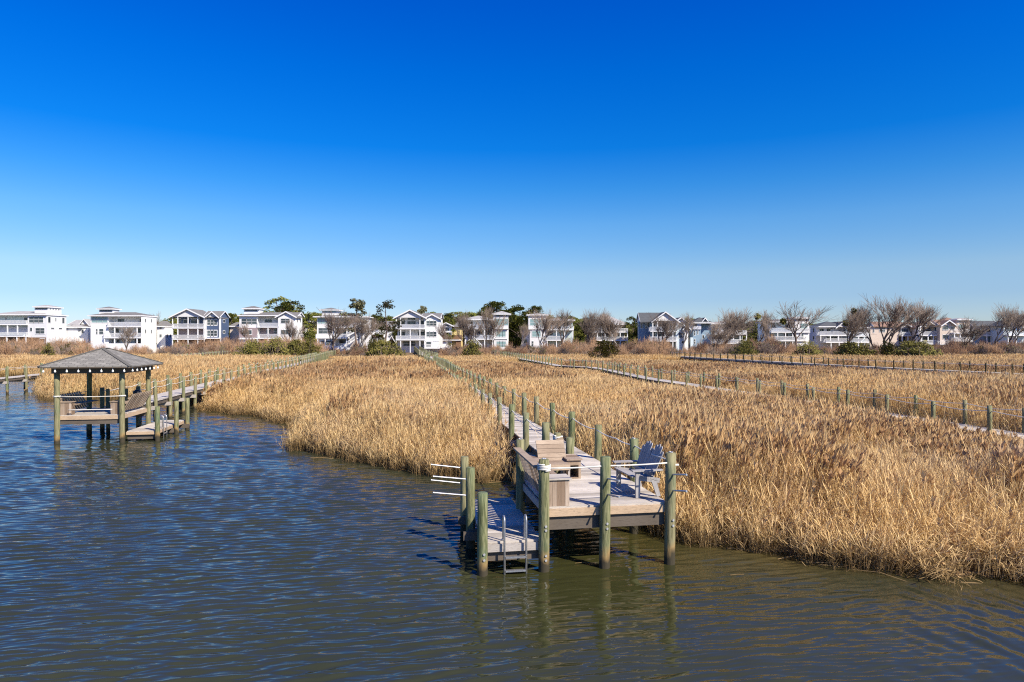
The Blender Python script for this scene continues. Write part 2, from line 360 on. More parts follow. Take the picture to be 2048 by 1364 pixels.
def walkway(name, label, poly, width, z=1.12, spacing=2.5, plank=0.145, offset=0.0, rope=True, zf=None, detail=60, group=None, post0=0.0, postmesh=None, strmat=None):
    o0 = (poly[0][0], poly[0][1], 0); E = empty(name, o0, label=label, cat='boardwalk', group=group)
    zf = zf or (lambda p: z)
    rr = random.Random(name + label)
    S = resample(poly, plank); m = MB(); st = MB()
    L = lambda p: (p[0]-o0[0], p[1]-o0[1])
    for k, (p, d) in enumerate(S):
        if (p - Vector(poly[0])).length > detail: break
        n = Vector((-d.y, d.x)); w = width/2 + 0.04 + rr.uniform(-.008, .008); zz = zf(p) + rr.uniform(-.002, .002)
        a = L(p + n*w); b = L(p - n*w); m.bar((a[0], a[1], zz-0.018), (b[0], b[1], zz-0.018), plank-0.014, 0.036)
    far = resample(poly, 1.0)
    ring = []
    for (p, d) in far:
        if (p - Vector(poly[0])).length < detail - 0.6: continue
        ring.append((p, d))
    for (p, d), (q, e) in zip(ring[:-1], ring[1:]):
        n = Vector((-d.y, d.x))*(width/2+0.04); n2 = Vector((-e.y, e.x))*(width/2+0.04); z0 = zf(p); z1 = zf(q)
        A, B, C, D = L(p+n), L(p-n), L(q-n2), L(q+n2)
        m.add([(*A, z0), (*B, z0), (*C, z1), (*D, z1), (*A, z0-.036), (*B, z0-.036), (*C, z1-.036), (*D, z1-.036)], [(0,1,2,3), (4,7,6,5), (0,3,7,4), (1,5,6,2)])
    m.build('decking', M['deck'], E)
    for s in (-1, 0, 1):
        for (p, d), (q, e) in zip(far[:-1], far[1:]):
            n = Vector((-d.y, d.x))*(width/2-0.03)*s; n2 = Vector((-e.y, e.x))*(width/2-0.03)*s
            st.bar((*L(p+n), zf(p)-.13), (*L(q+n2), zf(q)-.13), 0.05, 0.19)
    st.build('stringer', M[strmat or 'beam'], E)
    if strmat:
        lb = MB()
        for s in (-1, 1):
            for (p, d), (q, e) in zip(far[:-1], far[1:]):
                n = Vector((-d.y, d.x))*(width/2-0.06)*s; n2 = Vector((-e.y, e.x))*(width/2-0.06)*s
                lb.bar((*L(p+n), zf(p)-.33), (*L(q+n2), zf(q)-.33), 0.05, 0.20)
        lb.build('lower_beam', M['beam'], E)
    PS = resample(poly, spacing)
    if post0: PS = [q for k_, q in enumerate(resample(poly, .13)) if k_*.13 >= post0 and int((k_*.13-post0)/spacing) != int(((k_-1)*.13-post0)/spacing if (k_-1)*.13 >= post0 else -1)]
    cand = []; sides = {1: [], -1: []}
    for k, (p, d) in enumerate(PS):
        n = Vector((-d.y, d.x)); zz = zf(p)
        for s in (-1, 1):
            q = p + n*s*(width/2+0.13); cand.append((q, zz, s)); sides[s].append((q, zz))
        if (p - Vector(poly[0])).length < detail*1.6:
            a = L(p+n*(width/2+.2)); b = L(p-n*(width/2+.2))
            bm = MB()
            for off in (-.11, .11):
                bm.bar((a[0]+d.x*off, a[1]+d.y*off, zz-.32), (b[0]+d.x*off, b[1]+d.y*off, zz-.32), .045, .19)
            bm.bar((a[0]-d.x*.10, a[1]-d.y*.10, zz-.32), (a[0]+d.x*.10, a[1]+d.y*.10, zz-.32), .04, .12); bm.build('cross_beam', M['fasciag'], E)
    cand.sort(key=lambda c: c[0].length)
    rest = MB()
    for i, (q, zz, s) in enumerate(cand):
        if i < 100:
            put('post', (postmesh or PILES)[rr.randrange(5)], E, (*L(q), zz + rr.uniform(-.07, .05)), (rr.uniform(-.024, .024), rr.uniform(-.024, .024), rr.uniform(0, 6)))
        else: rest.tube([(*L(q), zz-1.5), (*L(q), zz+.88)], .09, 7)
    if rest.v: rest.build('post', M['post'], E, kind='stuff')
    if rope:
        for s in (-1, 1):
            rp = MB(); pts = []
            for (q, za), (q2, zb) in zip(sides[s][:-1], sides[s][1:]):
                for t in (0, .25, .5, .75): 
                    c = q + (q2-q)*t; pts.append((*L(c), za+(zb-za)*t + .74 - .30*t*(1-t)*rr.uniform(.7, 1.2)))
            pts.append((*L(sides[s][-1][0]), sides[s][-1][1]+.74))
            rp.tube(pts, 0.013, 5); rp.build('rope', M['rope'], E, smooth=True)
    return E
dp = Mat('shaded_brown_piling', .9, .15); dp.col(dp.mix(dp.rnd(), (.045, .04, .022), (.075, .065, .035))); THIN = []  # brown for the thin far posts, their shaded side darkened into the colour
for _i in range(5):
    _m = pile_mesh(-1.9, .90, .072, 8, 60+_i); _m.materials[0] = dp.m; THIN.append(_m)
SLIM = [pile_mesh(-1.9, .86, .074, 10, 70+_i) for _i in range(5)]
def zmain(p):
    return 1.12 + (0.0 if p.y < 106 else min(1.0, (p.y-106)/70)*0.75)
walkway('boardwalk', 'long straight grey boardwalk running from the front dock back to the white gabled house', W_MAIN, 1.10, spacing=2.52, zf=zmain, detail=62, post0=1.95)
walkway('boardwalk', 'boardwalk with rope rails running back from the roofed gazebo across the golden reeds', W_LEFT, 1.25, spacing=2.45, detail=30)
walkway('boardwalk', 'pale boardwalk half hidden in the reeds, right of the front dock', W_R1, 1.0, spacing=2.45, detail=42, postmesh=SLIM)
walkway('boardwalk', 'distant boardwalk on thin dark posts crossing the far marsh below the beige houses', W_R2, 1.0, spacing=2.7, detail=62, postmesh=THIN, strmat='deck')
walkway('boardwalk', 'short stretch of boardwalk over the water beyond the gazebo, cut by the left edge', W_FAR, 1.1, spacing=3.0, detail=24, z=1.2)
# ------------------------------------------------------------ main dock (local u right, v back)
D = empty('dock', (0.57, 12.17, 0), TH, label='wooden dock on green piles with a lower swim platform and metal ladder', cat='dock')
rd = random.Random(3)
def planks(m, x0, x1, y0, y1, z, w=0.14, along='x', t=0.036, gap=0.013, cut=None):
    k = 0; y = y0
    while y < y1 - 0.01:
        e = min(y+w-gap, y1); zz = z + rd.uniform(-.0025, .0025)
        if along == 'x':
            j = rd.uniform(.35, .65)*(x1-x0)+x0 if cut else None
            if cut: m.box((x0, y, zz-t), (j-.003, e, zz)); m.box((j+.003, y, zz-t), (x1, e, zz-.001))
            else: m.box((x0 + rd.uniform(-.006, .006), y, zz-t), (x1 + rd.uniform(-.006, .006), e, zz))
        y += w; k += 1
m = MB(); planks(m, 0.10, 2.36, 0.08, 3.02, 1.12); m.build('decking', M['deck'], D)
m = MB(); m.box((0.06, 0.045, 0.945), (2.34, 0.080, 1.082)); m.build('fascia', M['fascia'], D)
m = MB()
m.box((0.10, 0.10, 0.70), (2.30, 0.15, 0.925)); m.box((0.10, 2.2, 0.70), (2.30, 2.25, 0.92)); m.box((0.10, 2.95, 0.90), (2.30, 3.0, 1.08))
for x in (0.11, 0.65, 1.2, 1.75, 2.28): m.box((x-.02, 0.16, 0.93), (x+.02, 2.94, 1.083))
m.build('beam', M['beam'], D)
m = MB(); m.box((0.045, 0.12, 0.945), (0.082, 3.0, 1.082)); m.build('side_board', M['fasciag'], D)
def pile(parent, u, v, top, r=0.094, lean=(0, 0), bolts=(), seed=1, bot=-1.3, name='post'):
    o = put(name, pile_mesh(bot, top, r, 16, seed), parent, (u, v, 0), (lean[0], lean[1], seed))
    for bz in bolts:
        b = MB(); a = -seed - 1.45
        d = Vector((math.cos(a), math.sin(a), 0)); c = d*r*1.0; b.tube([c+Vector((0, 0, bz)), c*1.16+Vector((0, 0, bz))], .022, 8); b.build('bolt', M['bolt'], o)
    return o
P = [pile(D, 0, 0, 1.985, .098, (0, .006), (.82, .75, .30, .22), 11), pile(D, 1.12, 0, 2.0, .098, (0, .010), (.82, .73), 12), pile(D, 2.38, 0.02, 2.03, .100, (0, .012), (.82, .72), 13),
     pile(D, 0.0, 2.36, 2.0, .092, (0, 0), (), 14), pile(D, 2.42, 2.07, 2.0, .094, (0, 0), (), 15), pile(D, 1.30, 3.16, 1.90, .098, (0, 0), (), 16),
     pile(D, 1.16, 3.75, 1.93, .088, (0, 0), (), 17), pile(D, -1.10, 0.0, 1.43, .094, (0, .003), (.38, .28), 18), pile(D, -1.14, 1.60, 1.58, .094, (0, 0), (), 19), pile(D, -1.14, 2.78, 1.60, .090, (0, 0), (), 20)]
for p in (P[0], P[2], P[3], P[4]):                                  # loose knots of wire on the pile heads
    b = MB(); zt = {0: 2.0, 2: 2.045, 3: 2.015, 4: 2.015}[P.index(p)]
    b.tube([(.035*math.cos(a*.7), .035*math.sin(a*.7), zt+.006) for a in range(10)], .008, 5); b.build('cap_ring', M['bolt'], p)
def coil(parent, r, z, turns=4, name='rope_wrap', rr_=.014):
    b = MB(); b.tube([((r+rr_)*math.cos(t*.5), (r+rr_)*math.sin(t*.5), z+t*.5/6.283*rr_*2.0) for t in range(int(turns*12.57)+1)], rr_, 6); return b.build(name, M['rope'], parent, smooth=True)
coil(P[0], .096, 1.80, 4); coil(P[6], .088, 1.70, 5, rr_=.018)
def rope(parent, pts, sag=.03, r=.014, name='rope'):
    b = MB(); q = []
    for a, c in zip(pts[:-1], pts[1:]):
        a = Vector(a); c = Vector(c)
        for t in (0, .2, .4, .6, .8): q.append(a+(c-a)*t - Vector((0, 0, sag*4*t*(1-t))))
    q.append(Vector(pts[-1])); b.tube(q, r, 6); return b.build(name, M['rope'], parent, smooth=True)
rope(D, [(0.05, -.06, 1.84), (1.12, -.03, 1.845), (2.38, 0.0, 1.86)], .012, .014)
rope(D, [(2.38, 0.06, 1.90), (2.42, 2.07, 1.87), (2.37, 3.1, 1.87), (2.37, 4.6, 1.87)], .03, .013)
b = MB(); b.tube([(2.40, -.02, 1.82), (2.53, -.03, 1.82)], .02, 6); b.build('cleat', M['rope'], D)
# rack rods
def rods(u, v, zs, du, dv, dz):
    for z in zs:
        b = MB(); b.tube([(u, v, z), (u+du, v+dv, z+dz)], .017, 8); b.tube([(u+du, v+dv, z+dz), (u+du*1.03, v+dv*1.03, z+dz*1.03)], .021, 8); b.build('rack_rod', M['alu'], D, smooth=False)
rods(-1.14, 2.78, (1.36, 1.03), -.70, -.02, .10); rods(-1.14, 1.60, (1.35, 1.03), -.72, -.02, .09)
rods(1.12, 0.0, (1.62, 1.335), .13, -.42, .03); rods(2.38, 0.02, (1.64, 1.345), .13, -.42, .07)
# lower swim platform
m = MB(); planks(m, -1.04, -0.03, 0.06, 3.35, .55); m.build('swim_platform', M['deck'], D)
m = MB(); m.box((-1.02, 0.022, .375), (.09, .058, .512)); m.build('platform_fascia', M['fasciag'], D)
m = MB(); m.box((-1.0, 0.10, .20), (-.06, .14, .385)); m.box((-1.01, .10, .39), (-.975, 3.3, .512)); m.box((-.10, .30, .39), (-.06, 3.3, .512)); m.box((-.55, .15, .39), (-.51, 3.3, .512)); m.box((-1.2, 1.5, .2), (-.0, 1.54, .385)); m.box((-1.2, 2.88, .2), (.0, 2.92, .385))
m.build('platform_beam', M['beam'], D)
for v in (1.52, 2.70):
    b = MB(); b.add([(-1.28+.22*f, v-.12-.0*f, z) for f, z in ()], []); 
    b.box((-1.30, v-.13, .20), (-1.02, v-.09, .37)); b.build('bracket', M['beam'], D)
lad = MB()
for u in (-.72, -.33):
    pts = [(u, -.045, -.6), (u, -.045, .92)] + [(u, -.045 + .075*(1-math.cos(a)), .92 + .085*math.sin(a)) for a in (.5, 1.0, 1.57, 2.1, 2.6, 3.14)] + [(u, .105, .62), (u, .105, .56)]
    lad.tube(pts, .019, 8)
    lad.tube([(u, .105, .552), (u, .105, .575)], .04, 8)
LD = lad.build('ladder', M['alu'], D, smooth=True)
for z in (.29, .05, -.2):
    b = MB(); b.box((-.705, -.075, z-.014), (-.345, -.005, z+.014)); b.build('rung', M['alu'], LD)
# ------------------------------------------------------------ benches
def dock_bench(name, label, u, v, rz, width, parts):
    x, y = mloc(u, v); return empty(name, (x, y, 1.122), TH+rz, label=label, cat='bench')
# bench along the left edge, back leaning out over the swim platform
x, y = mloc(0, 0); B1 = empty('bench', (x, y, 1.122), TH, label='long slatted wooden bench on the left edge of the front dock, its back leaning out', cat='bench')
m = MB(); m.bar((-.09, .12, .72), (-.09, 2.26, .72), .15, .038, up=(0, 0, 1)); m.build('top_rail', M['bench'], B1)
m = MB()
for k in range(14):
    v = .19 + k*.152; m.bar((-.085, v, .70), (.13, v, .06), .095, .022, up=(1, 0, .3))
m.build('backrest', M['boardv'], B1)
m = MB()
for k in range(3): m.bar((.19+k*.125, .46, .37), (.19+k*.125, 2.15, .37), .115, .034)
m.build('seat', M['bench'], B1)
m = MB()
for v in (.55, 1.3, 2.05):
    m.box((.48, v-.02, 0), (.52, v+.02, .35)); m.box((.12, v-.02, .27), (.48, v+.02, .35))
m.build('leg', M['fasciag'], B1)
ab = MB()
for k in range(5): 
    ab.box((.105+k*.078, .10, .0), (.18+k*.078, .125, .47))
for k in range(4): ab.box((.472, .127+k*.08, .0), (.495, .204+k*.08, .47)); ab.box((.105, .127+k*.08, .0), (.125, .204+k*.08, .47))
ab.box((.105, .45, 0), (.495, .475, .47))
AB = ab.build('arm_box', M['boardv'], B1)
m = MB(); m.box((.085, .07, .472), (.53, .27, .50)); m.box((.085, .275, .472), (.53, .50, .50)); m.build('cap', M['deck'], AB)
# seat facing the camera at the back
B2 = empty('bench', (x, y, 1.122), TH, label='short wooden bench between two box arms at the rear of the front dock', cat='bench')
m = MB()
for k in range(4): m.box((.50, 2.16+k*.125, .335), (1.04, 2.275+k*.125, .37))
m.box((.50, 2.13, .25), (1.04, 2.158, .365)); m.build('seat', M['bench'], B2)
m = MB()
for k in range(5):
    t0 = k*.108; m.bar((.47, 2.68+t0*.62, .37+t0*.78), (1.10, 2.68+t0*.62, .37+t0*.78), .027, .100, up=(0, .0, 1)) if False else m.add([Vector((xx, 2.66+(t0+dt)*.62+oy, .34+(t0+dt)*.80-oy*.7)) for dt in (0, .101) for oy in (0, .03) for xx in (.47, 1.10)], [(0,1,5,4), (2,6,7,3), (0,4,6,2), (1,3,7,5), (0,2,3,1), (4,5,7,6)])
m.build('backrest', M['bench'], B2)
m = MB(); m.box((1.0, 2.16, 0), (1.04, 2.2, .25)); m.box((.50, 2.16, 0), (.54, 2.2, .25)); m.box((.5, 2.6, 0), (.54, 2.64, .33)); m.box((1.0, 2.6, 0), (1.04, 2.64, .33)); m.build('leg', M['fasciag'], B2)
for x0 in (.14, 1.06):
    a = MB()
    a.box((x0, 2.42, 0), (x0+.05, 2.46, .40)); a.box((x0+.24, 2.42, 0), (x0+.29, 2.46, .40)); a.box((x0+.05, 2.42, .29), (x0+.24, 2.455, .40)); a.box((x0+.05, 2.42, 0), (x0+.24, 2.455, .03))
    for k in range(4): a.box((x0, 2.462+k*.155, 0), (x0+.02, 2.612+k*.155, .40)); a.box((x0+.27, 2.462+k*.155, 0), (x0+.29, 2.612+k*.155, .40))
    a.box((x0+.02, 3.04, 0), (x0+.27, 3.06, .40)); A_ = a.build('arm_box', M['bench'], B2)
    c = MB()
    for k in range(5): c.box((x0-.03, 2.38+k*.139, .402), (x0+.32, 2.513+k*.139, .43))
    c.build('cap', M['boardv'], A_)
# cushion-like paddle end resting behind the bench
x2, y2 = mloc(1.12, 3.45)
pd = MB(); pd.add([(-.12, 0, 0), (.10, 0, 0), (.16, 0, .10), (.12, 0, .18), (.02, 0, .16), (-.12, .0, .05), (-.12, .03, 0), (.10, .03, 0), (.16, .03, .10), (.12, .03, .18), (.02, .03, .16), (-.12, .03, .05)],
   [(0,1,2,3,4,5), (11,10,9,8,7,6)] + [(i, 6+i, 6+(i+1) % 6, (i+1) % 6) for i in range(6)])
pd.box((-.04, .0, -.56), (.0, .03, .0)); pd.build('wood_bracket', M['bench'], D, loc=(1.12, 3.62, 1.68))
# ------------------------------------------------------------ double lobed loveseat
cx, cyy = mloc(1.93, .98)
CH = empty('garden_loveseat', (cx, cyy, 1.122), TH+math.pi+0.04, label='weathered grey-blue double garden seat with two rounded slatted backs, on the front dock', cat='garden seat')
W = .50    # half width along local y; seat faces local +x
for s in (-1, 1):
    m = MB(); m.box((-.02, s*W-.022, 0), (.07, s*W+.022, .50)); m.build('leg', M['chair'], CH)
    m = MB(); m.add([(-.36, s*(W-.05)-.02, .36), (-.25, s*(W-.05)-.02, .36), (-.38, s*(W-.05)-.02, 0), (-.46, s*(W-.05)-.02, 0), (-.36, s*(W-.05)+.02, .36), (-.25, s*(W-.05)+.02, .36), (-.38, s*(W-.05)+.02, 0), (-.46, s*(W-.05)+.02, 0)],
        [(0,3,2,1), (4,5,6,7), (0,1,5,4), (1,2,6,5), (2,3,7,6), (3,0,4,7)])
    m.bar((-.44, s*(W-.05), .30), (.05, s*(W-.05), .37), .035, .09); m.build('leg', M['chair'], CH)
    m = MB(); m.add([(.14, s*W-.06, .502), (.14, s*W+.06, .502), (-.22, s*W+.075, .502), (-.48, s*W+.03, .502), (-.48, s*W-.03, .502), (-.22, s*W-.055, .502)] + [(.14, s*W-.06, .527), (.14, s*W+.06, .527), (-.22, s*W+.075, .527), (-.48, s*W+.03, .527), (-.48, s*W-.03, .527), (-.22, s*W-.055, .527)],
        [(5,4,3,2,1,0), (6,7,8,9,10,11)] + [(i, (i+1) % 6, 6+(i+1) % 6, 6+i) for i in range(6)]); m.build('armrest', M['chair'], CH)
m = MB()
for k in range(6):
    t = k/5; xx = .09 - t*.46; m.bar((xx, -W+.03, .395 - .085*t), (xx, W-.03, .395 - .085*t), .078, .022)
m.build('seat', M['chair'], CH)
m = MB(); m.box((-.30, -W+.03, .40), (-.27, W-.03, .46)); m.box((-.44, -W, .47), (-.40, W, .50)); m.build('back_rail', M['chair'], CH)
for s in (-1, 1):
    m = MB(); c = s*.235
    for k in range(5):
        q = (k-2)/2.0; y0 = c + q*.165; y1 = c + q*.215; top = .96 - .085*q*q*1.3
        lean = lambda z: -.30 - (z-.30)*.40
        hw0, hw1 = .036, .046
        vs = []
        for dx in (0, .018):
            for (yy, hw, zz) in ((y0, hw0, .28), (y1, hw1, top-.03), (y1, hw1*.45, top)):
                for sg in (-1, 1): vs.append((lean(zz)+dx, yy+sg*hw, zz))
        m.add(vs, [(0,2,3,1), (2,4,5,3), (7,9,8,6), (9,11,10,8), (0,6,8,2), (2,8,10,4), (1,3,9,7), (3,5,11,9), (4,10,11,5), (0,1,7,6)])
    m.build('backrest', M['chair'], CH)
# ------------------------------------------------------------ gazebo
GX, GY = -18.2, 27.3
G = empty('gazebo', (GX, GY, 0), TH, label='roofed gazebo with grey shingle hip roof standing on green piles over the blue water', cat='gazebo')
GW, GD = 2.42, 2.95
for i, (u, v, top) in enumerate([(0, 0, 2.90), (GW, 0, 2.90), (0, GD, 2.90), (GW, GD, 2.90)]):
    pile(G, u, v, top, .105, (0, 0), (), 30+i)
for i, (u, v, top) in enumerate([(.72, 3.05, 1.95), (1.42, 3.2, 1.95)]): pile(G, u, v, top, .08, (0, 0), (), 40+i)
m = MB(); planks(m, .08, GW-.06, .10, GD-.02, 1.12); m.build('decking', M['deck'], G)
m = MB(); m.box((.06, .055, .93), (GW-.06, .095, 1.082)); m.box((GW-.06, .1, .93), (GW-.02, GD, 1.08)); m.box((.06, .1, .93), (.095, GD, 1.08)); m.build('fascia', M['fascia'], G)
m = MB(); m.box((.08, .10, .74), (GW-.08, .15, .925)); m.box((.08, GD-.15, .74), (GW-.08, GD-.1, .925))
for q in (.2, .8, 1.4, 2.0, 2.3): m.box((q, .16, .94), (q+.04, GD-.16, 1.08))
m.build('beam', M['beam'], G)
m = MB()
m.box((-.12, -.16, 2.80), (GW+.12, -.11, 3.03)); m.box((-.12, GD+.11, 2.80), (GW+.12, GD+.16, 3.03)); m.box((-.16, -.108, 2.80), (-.11, GD+.108, 3.03)); m.box((GW+.11, -.108, 2.80), (GW+.16, GD+.108, 3.03))
m.box((-.09, -.09, 3.0), (GW+.09, GD+.09, 3.03)); m.build('roof_beam', M['beam'], G)
x0, x1, y0, y1, ze, zt = -.47, GW+.47, -.50, GD+.50, 3.10, 3.80
cxg, cyg = GW/2, GD/2
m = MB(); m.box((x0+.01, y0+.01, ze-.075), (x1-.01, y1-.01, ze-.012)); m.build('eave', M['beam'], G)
def uvroof(me):
    uv = me.uv_layers.new(name='uv')
    for p in me.polygons:
        n = p.normal; t = Vector((0, 0, 1)).cross(n)
        t = t.normalized() if t.length > 1e-4 else Vector((1, 0, 0)); b_ = n.cross(t)
        for li in p.loop_indices:
            c = me.vertices[me.loops[li].vertex_index].co; uv.data[li].uv = (c.dot(t), c.dot(b_))
m = MB(); m.add([(x0,y0,ze),(x1,y0,ze),(x1,y1,ze),(x0,y1,ze),(cxg,cyg-.25,zt),(cxg,cyg+.25,zt)], [(0,1,4),(1,2,5,4),(2,3,5),(3,0,4,5)])
m.add([(x0,y0,ze-.03),(x1,y0,ze-.03),(x1,y1,ze-.03),(x0,y1,ze-.03),(x0,y0,ze),(x1,y0,ze),(x1,y1,ze),(x0,y1,ze)], [(0,1,5,4),(1,2,6,5),(2,3,7,6),(3,0,4,7),(3,2,1,0)])
RF = m.build('roof', M['shingle'], G); uvroof(RF.data)
m = MB()
for (a, b_) in (((x0,y0,ze),(cxg,cyg-.25,zt)), ((x1,y0,ze),(cxg,cyg-.25,zt)), ((x1,y1,ze),(cxg,cyg+.25,zt)), ((x0,y1,ze),(cxg,cyg+.25,zt)), ((cxg,cyg-.25,zt),(cxg,cyg+.25,zt))):
    m.bar((a[0],a[1],a[2]+.006), (b_[0],b_[1],b_[2]+.006), .16, .016)
m.build('ridge_cap', M['shingle'], RF)
def bulbs():
    for k in range(8): yield (-.30+k*.42, -.42)
    for k in range(7): yield (GW+.40, -.05+k*.5)
for (u, v) in bulbs():
    b = MB(); b.tube([(u, v, 3.02), (u, v, 2.95), (u, v, 2.92), (u, v, 2.88), (u, v, 2.85)], [.012, .018, .036, .042, .016], 8); b.build('light_bulb', M['bulb'], G, smooth=True)
for z in (1.88,):
    rope(G, [(0, -.11, z), (GW, -.11, z)], .015, .014); rope(G, [(-.1, 0, z), (-.1, GD, z)], .02, .013)
rope(G, [(.45, -.06, 1.34), (GW-.35, -.06, 1.34)], .004, .018)
for pz in (1.86, ):
    for i in (0, 1):
        b = MB(); c = [(i*GW+.118*math.cos(t*.5), .118*math.sin(t*.5), pz+t*.0012) for t in range(38)]; b.tube(c, .014, 5); b.build('rope_wrap', M['rope'], G, smooth=True)
# gazebo's own benches
def side_bench(label, u_edge, sgn):
    E = empty('bench', (GX, GY, 1.122), TH, label=label, cat='bench')
    m = MB()
    for k in range(11):
        v = .42 + k*.215; m.bar((u_edge+sgn*.33, v, .78), (u_edge-sgn*.06, v, .10), .125, .024, up=(1, 0, .4))
    m.build('backrest', M['bench'], E)
    m = MB(); m.bar((u_edge+sgn*.18, .30, .62), (u_edge+sgn*.18, 2.72, .62), .05, .07); m.build('top_rail', M['bench'], E)
    m = MB()
    for k in range(3): m.bar((u_edge-sgn*(.12+k*.13), .32, .38), (u_edge-sgn*(.12+k*.13), 2.65, .38), .12, .035)
    m.build('seat', M['bench'], E)
    m = MB(); a, b_ = sorted((u_edge-sgn*.02, u_edge-sgn*.42))
    for k in range(5): m.box((a+k*.08, .10, 0), (a+k*.08+.077, .13, .50))
    m.box((a, .132, 0), (a+.02, .42, .50)); m.box((b_-.02, .132, 0), (b_, .42, .50)); X = m.build('arm_box', M['boardv'], E)
    m = MB(); m.box((a-.03, .07, .502), (b_+.03, .44, .53)); m.build('cap', M['bench'], X)
side_bench('wooden bench on the left side of the gazebo deck, in the shade', .06, -1)
side_bench('wooden bench on the right side of the gazebo deck, its slatted back leaning out', GW-.06, 1)
# lower platform of the gazebo
m = MB(); planks(m, GW+.12, GW+1.22, .15, 4.1, .42); m.build('swim_platform', M['deck'], G)
m = MB(); m.box((GW+.10, .11, .27), (GW+1.24, .148, .385)); m.box((GW+1.22, .15, .27), (GW+1.255, 4.1, .385)); m.build('platform_fascia', M['fascia'], G)
m = MB(); m.box((GW+.12, .2, .08), (GW+1.2, .25, .262)); m.box((GW+.0, 2.1, .08), (GW+1.5, 2.15, .262)); m.box((GW+.0, 3.7, .08), (GW+1.5, 3.75, .262)); m.build('platform_beam', M['beam'], G)
pile(G, GW+1.30, .10, 1.40, .10, (0, 0), (), 50); pile(G, GW+1.42, 2.15, 1.45, .095, (0, 0), (), 51); pile(G, GW+1.42, 3.8, 1.45, .095, (0, 0), (), 52)
lad = MB()
for v in (.75, 1.15):
    uu = GW+1.33; lad.tube([(uu, v, -.5), (uu, v, .85), (uu-.03, v, .94), (uu-.09, v, .97), (uu-.15, v, .94), (uu-.18, v, .85), (uu-.18, v, .43)], .02, 7)
LG = lad.build('ladder', M['alu'], G, smooth=True)
for z in (.2, -.05):
    b = MB(); b.box((GW+1.30, .77, z), (GW+1.36, 1.13, z+.03)); b.build('rung', M['alu'], LG)
gx, gy = GX+1.95*math.cos(TH)-3.0*math.sin(TH), GY+1.95*math.sin(TH)+3.0*math.cos(TH)
bx = MB(); bx.box((-.16, -.14, 0), (.16, .14, .62)); bx.build('cabinet', M['bench'], empty('cooking_grill', (gx, gy, 1.122), TH, label='small black lidded grill on a wooden stand behind the gazebo deck', cat='grill'))
gr = bpy.data.objects['cooking_grill']; bx = MB(); bx.tube([(0, 0, .62), (0, 0, .66), (0, 0, .74), (0, 0, .79)], [.15, .19, .17, .08], 12); bx.build('lid', M['darkbox'], gr)
# ------------------------------------------------------------ houses
def paint(name, c, sid=True):
    m = Mat(name, 0.65, 0.25); n = m.noise(m.pos((1, 1, .4)), 0.7, 3)
    z = m.math('FRACT', m.math('MULTIPLY', m.xyz()[2], 5.0)); line = m.rng(z, 0.80, 0.98, 0, 0.28 if sid else 0)
    cc = m.mix(m.rng(n, 0.3, 0.7, 0, .16), c, (c[0]*.8, c[1]*.78, c[2]*.74)); m.col(m.mix(line, cc, tuple(x*.55 for x in c))); return m.m
HM = {'w': paint('white_siding', (.80, .79, .77)), 'g': paint('pale_grey_siding', (.68, .68, .68)), 'l': paint('light_blue_siding', (.53, .63, .69)),
      'b': paint('blue_siding', (.24, .34, .43)), 'n': paint('navy_siding', (.075, .11, .19)), 'e': paint('beige_siding', (.62, .52, .43)), 'y': paint('yellow_siding', (.70, .55, .25)),
      'm': paint('mauve_siding', (.33, .26, .26)), 'p': paint('lavender_siding', (.56, .57, .63)), 'k': paint('brown_lattice', (.20, .115, .065)), 't': M['white'], 's': paint('teal_grey_siding', (.50, .60, .60))}
def roofm(n, c):
    m = Mat(n, 0.9, 0.15); a = m.noise(m.pos((1, 1, 3)), 1.4, 4, .7); m.col(m.mix(m.rng(a, .3, .7), c, tuple(x*.68 for x in c))); return m.m
HR = {'r': roofm('grey_roof', (.215, .205, .195)), 'd': roofm('dark_roof', (.11, .115, .12)), 'w': roofm('pale_roof', (.42, .40, .38)), 'o': roofm('terracotta_roof', (.30, .19, .14))}
def glassm():
    m = Mat('window_glass', 0.08, 0.6); m.col(m.mix(m.rnd(), (.02, .03, .04), (.10, .125, .13))); return m.m
GL = glassm(); gt = Mat('teal_glass', .1, .6); gt.col((.22, .34, .34)); GLT = gt.m
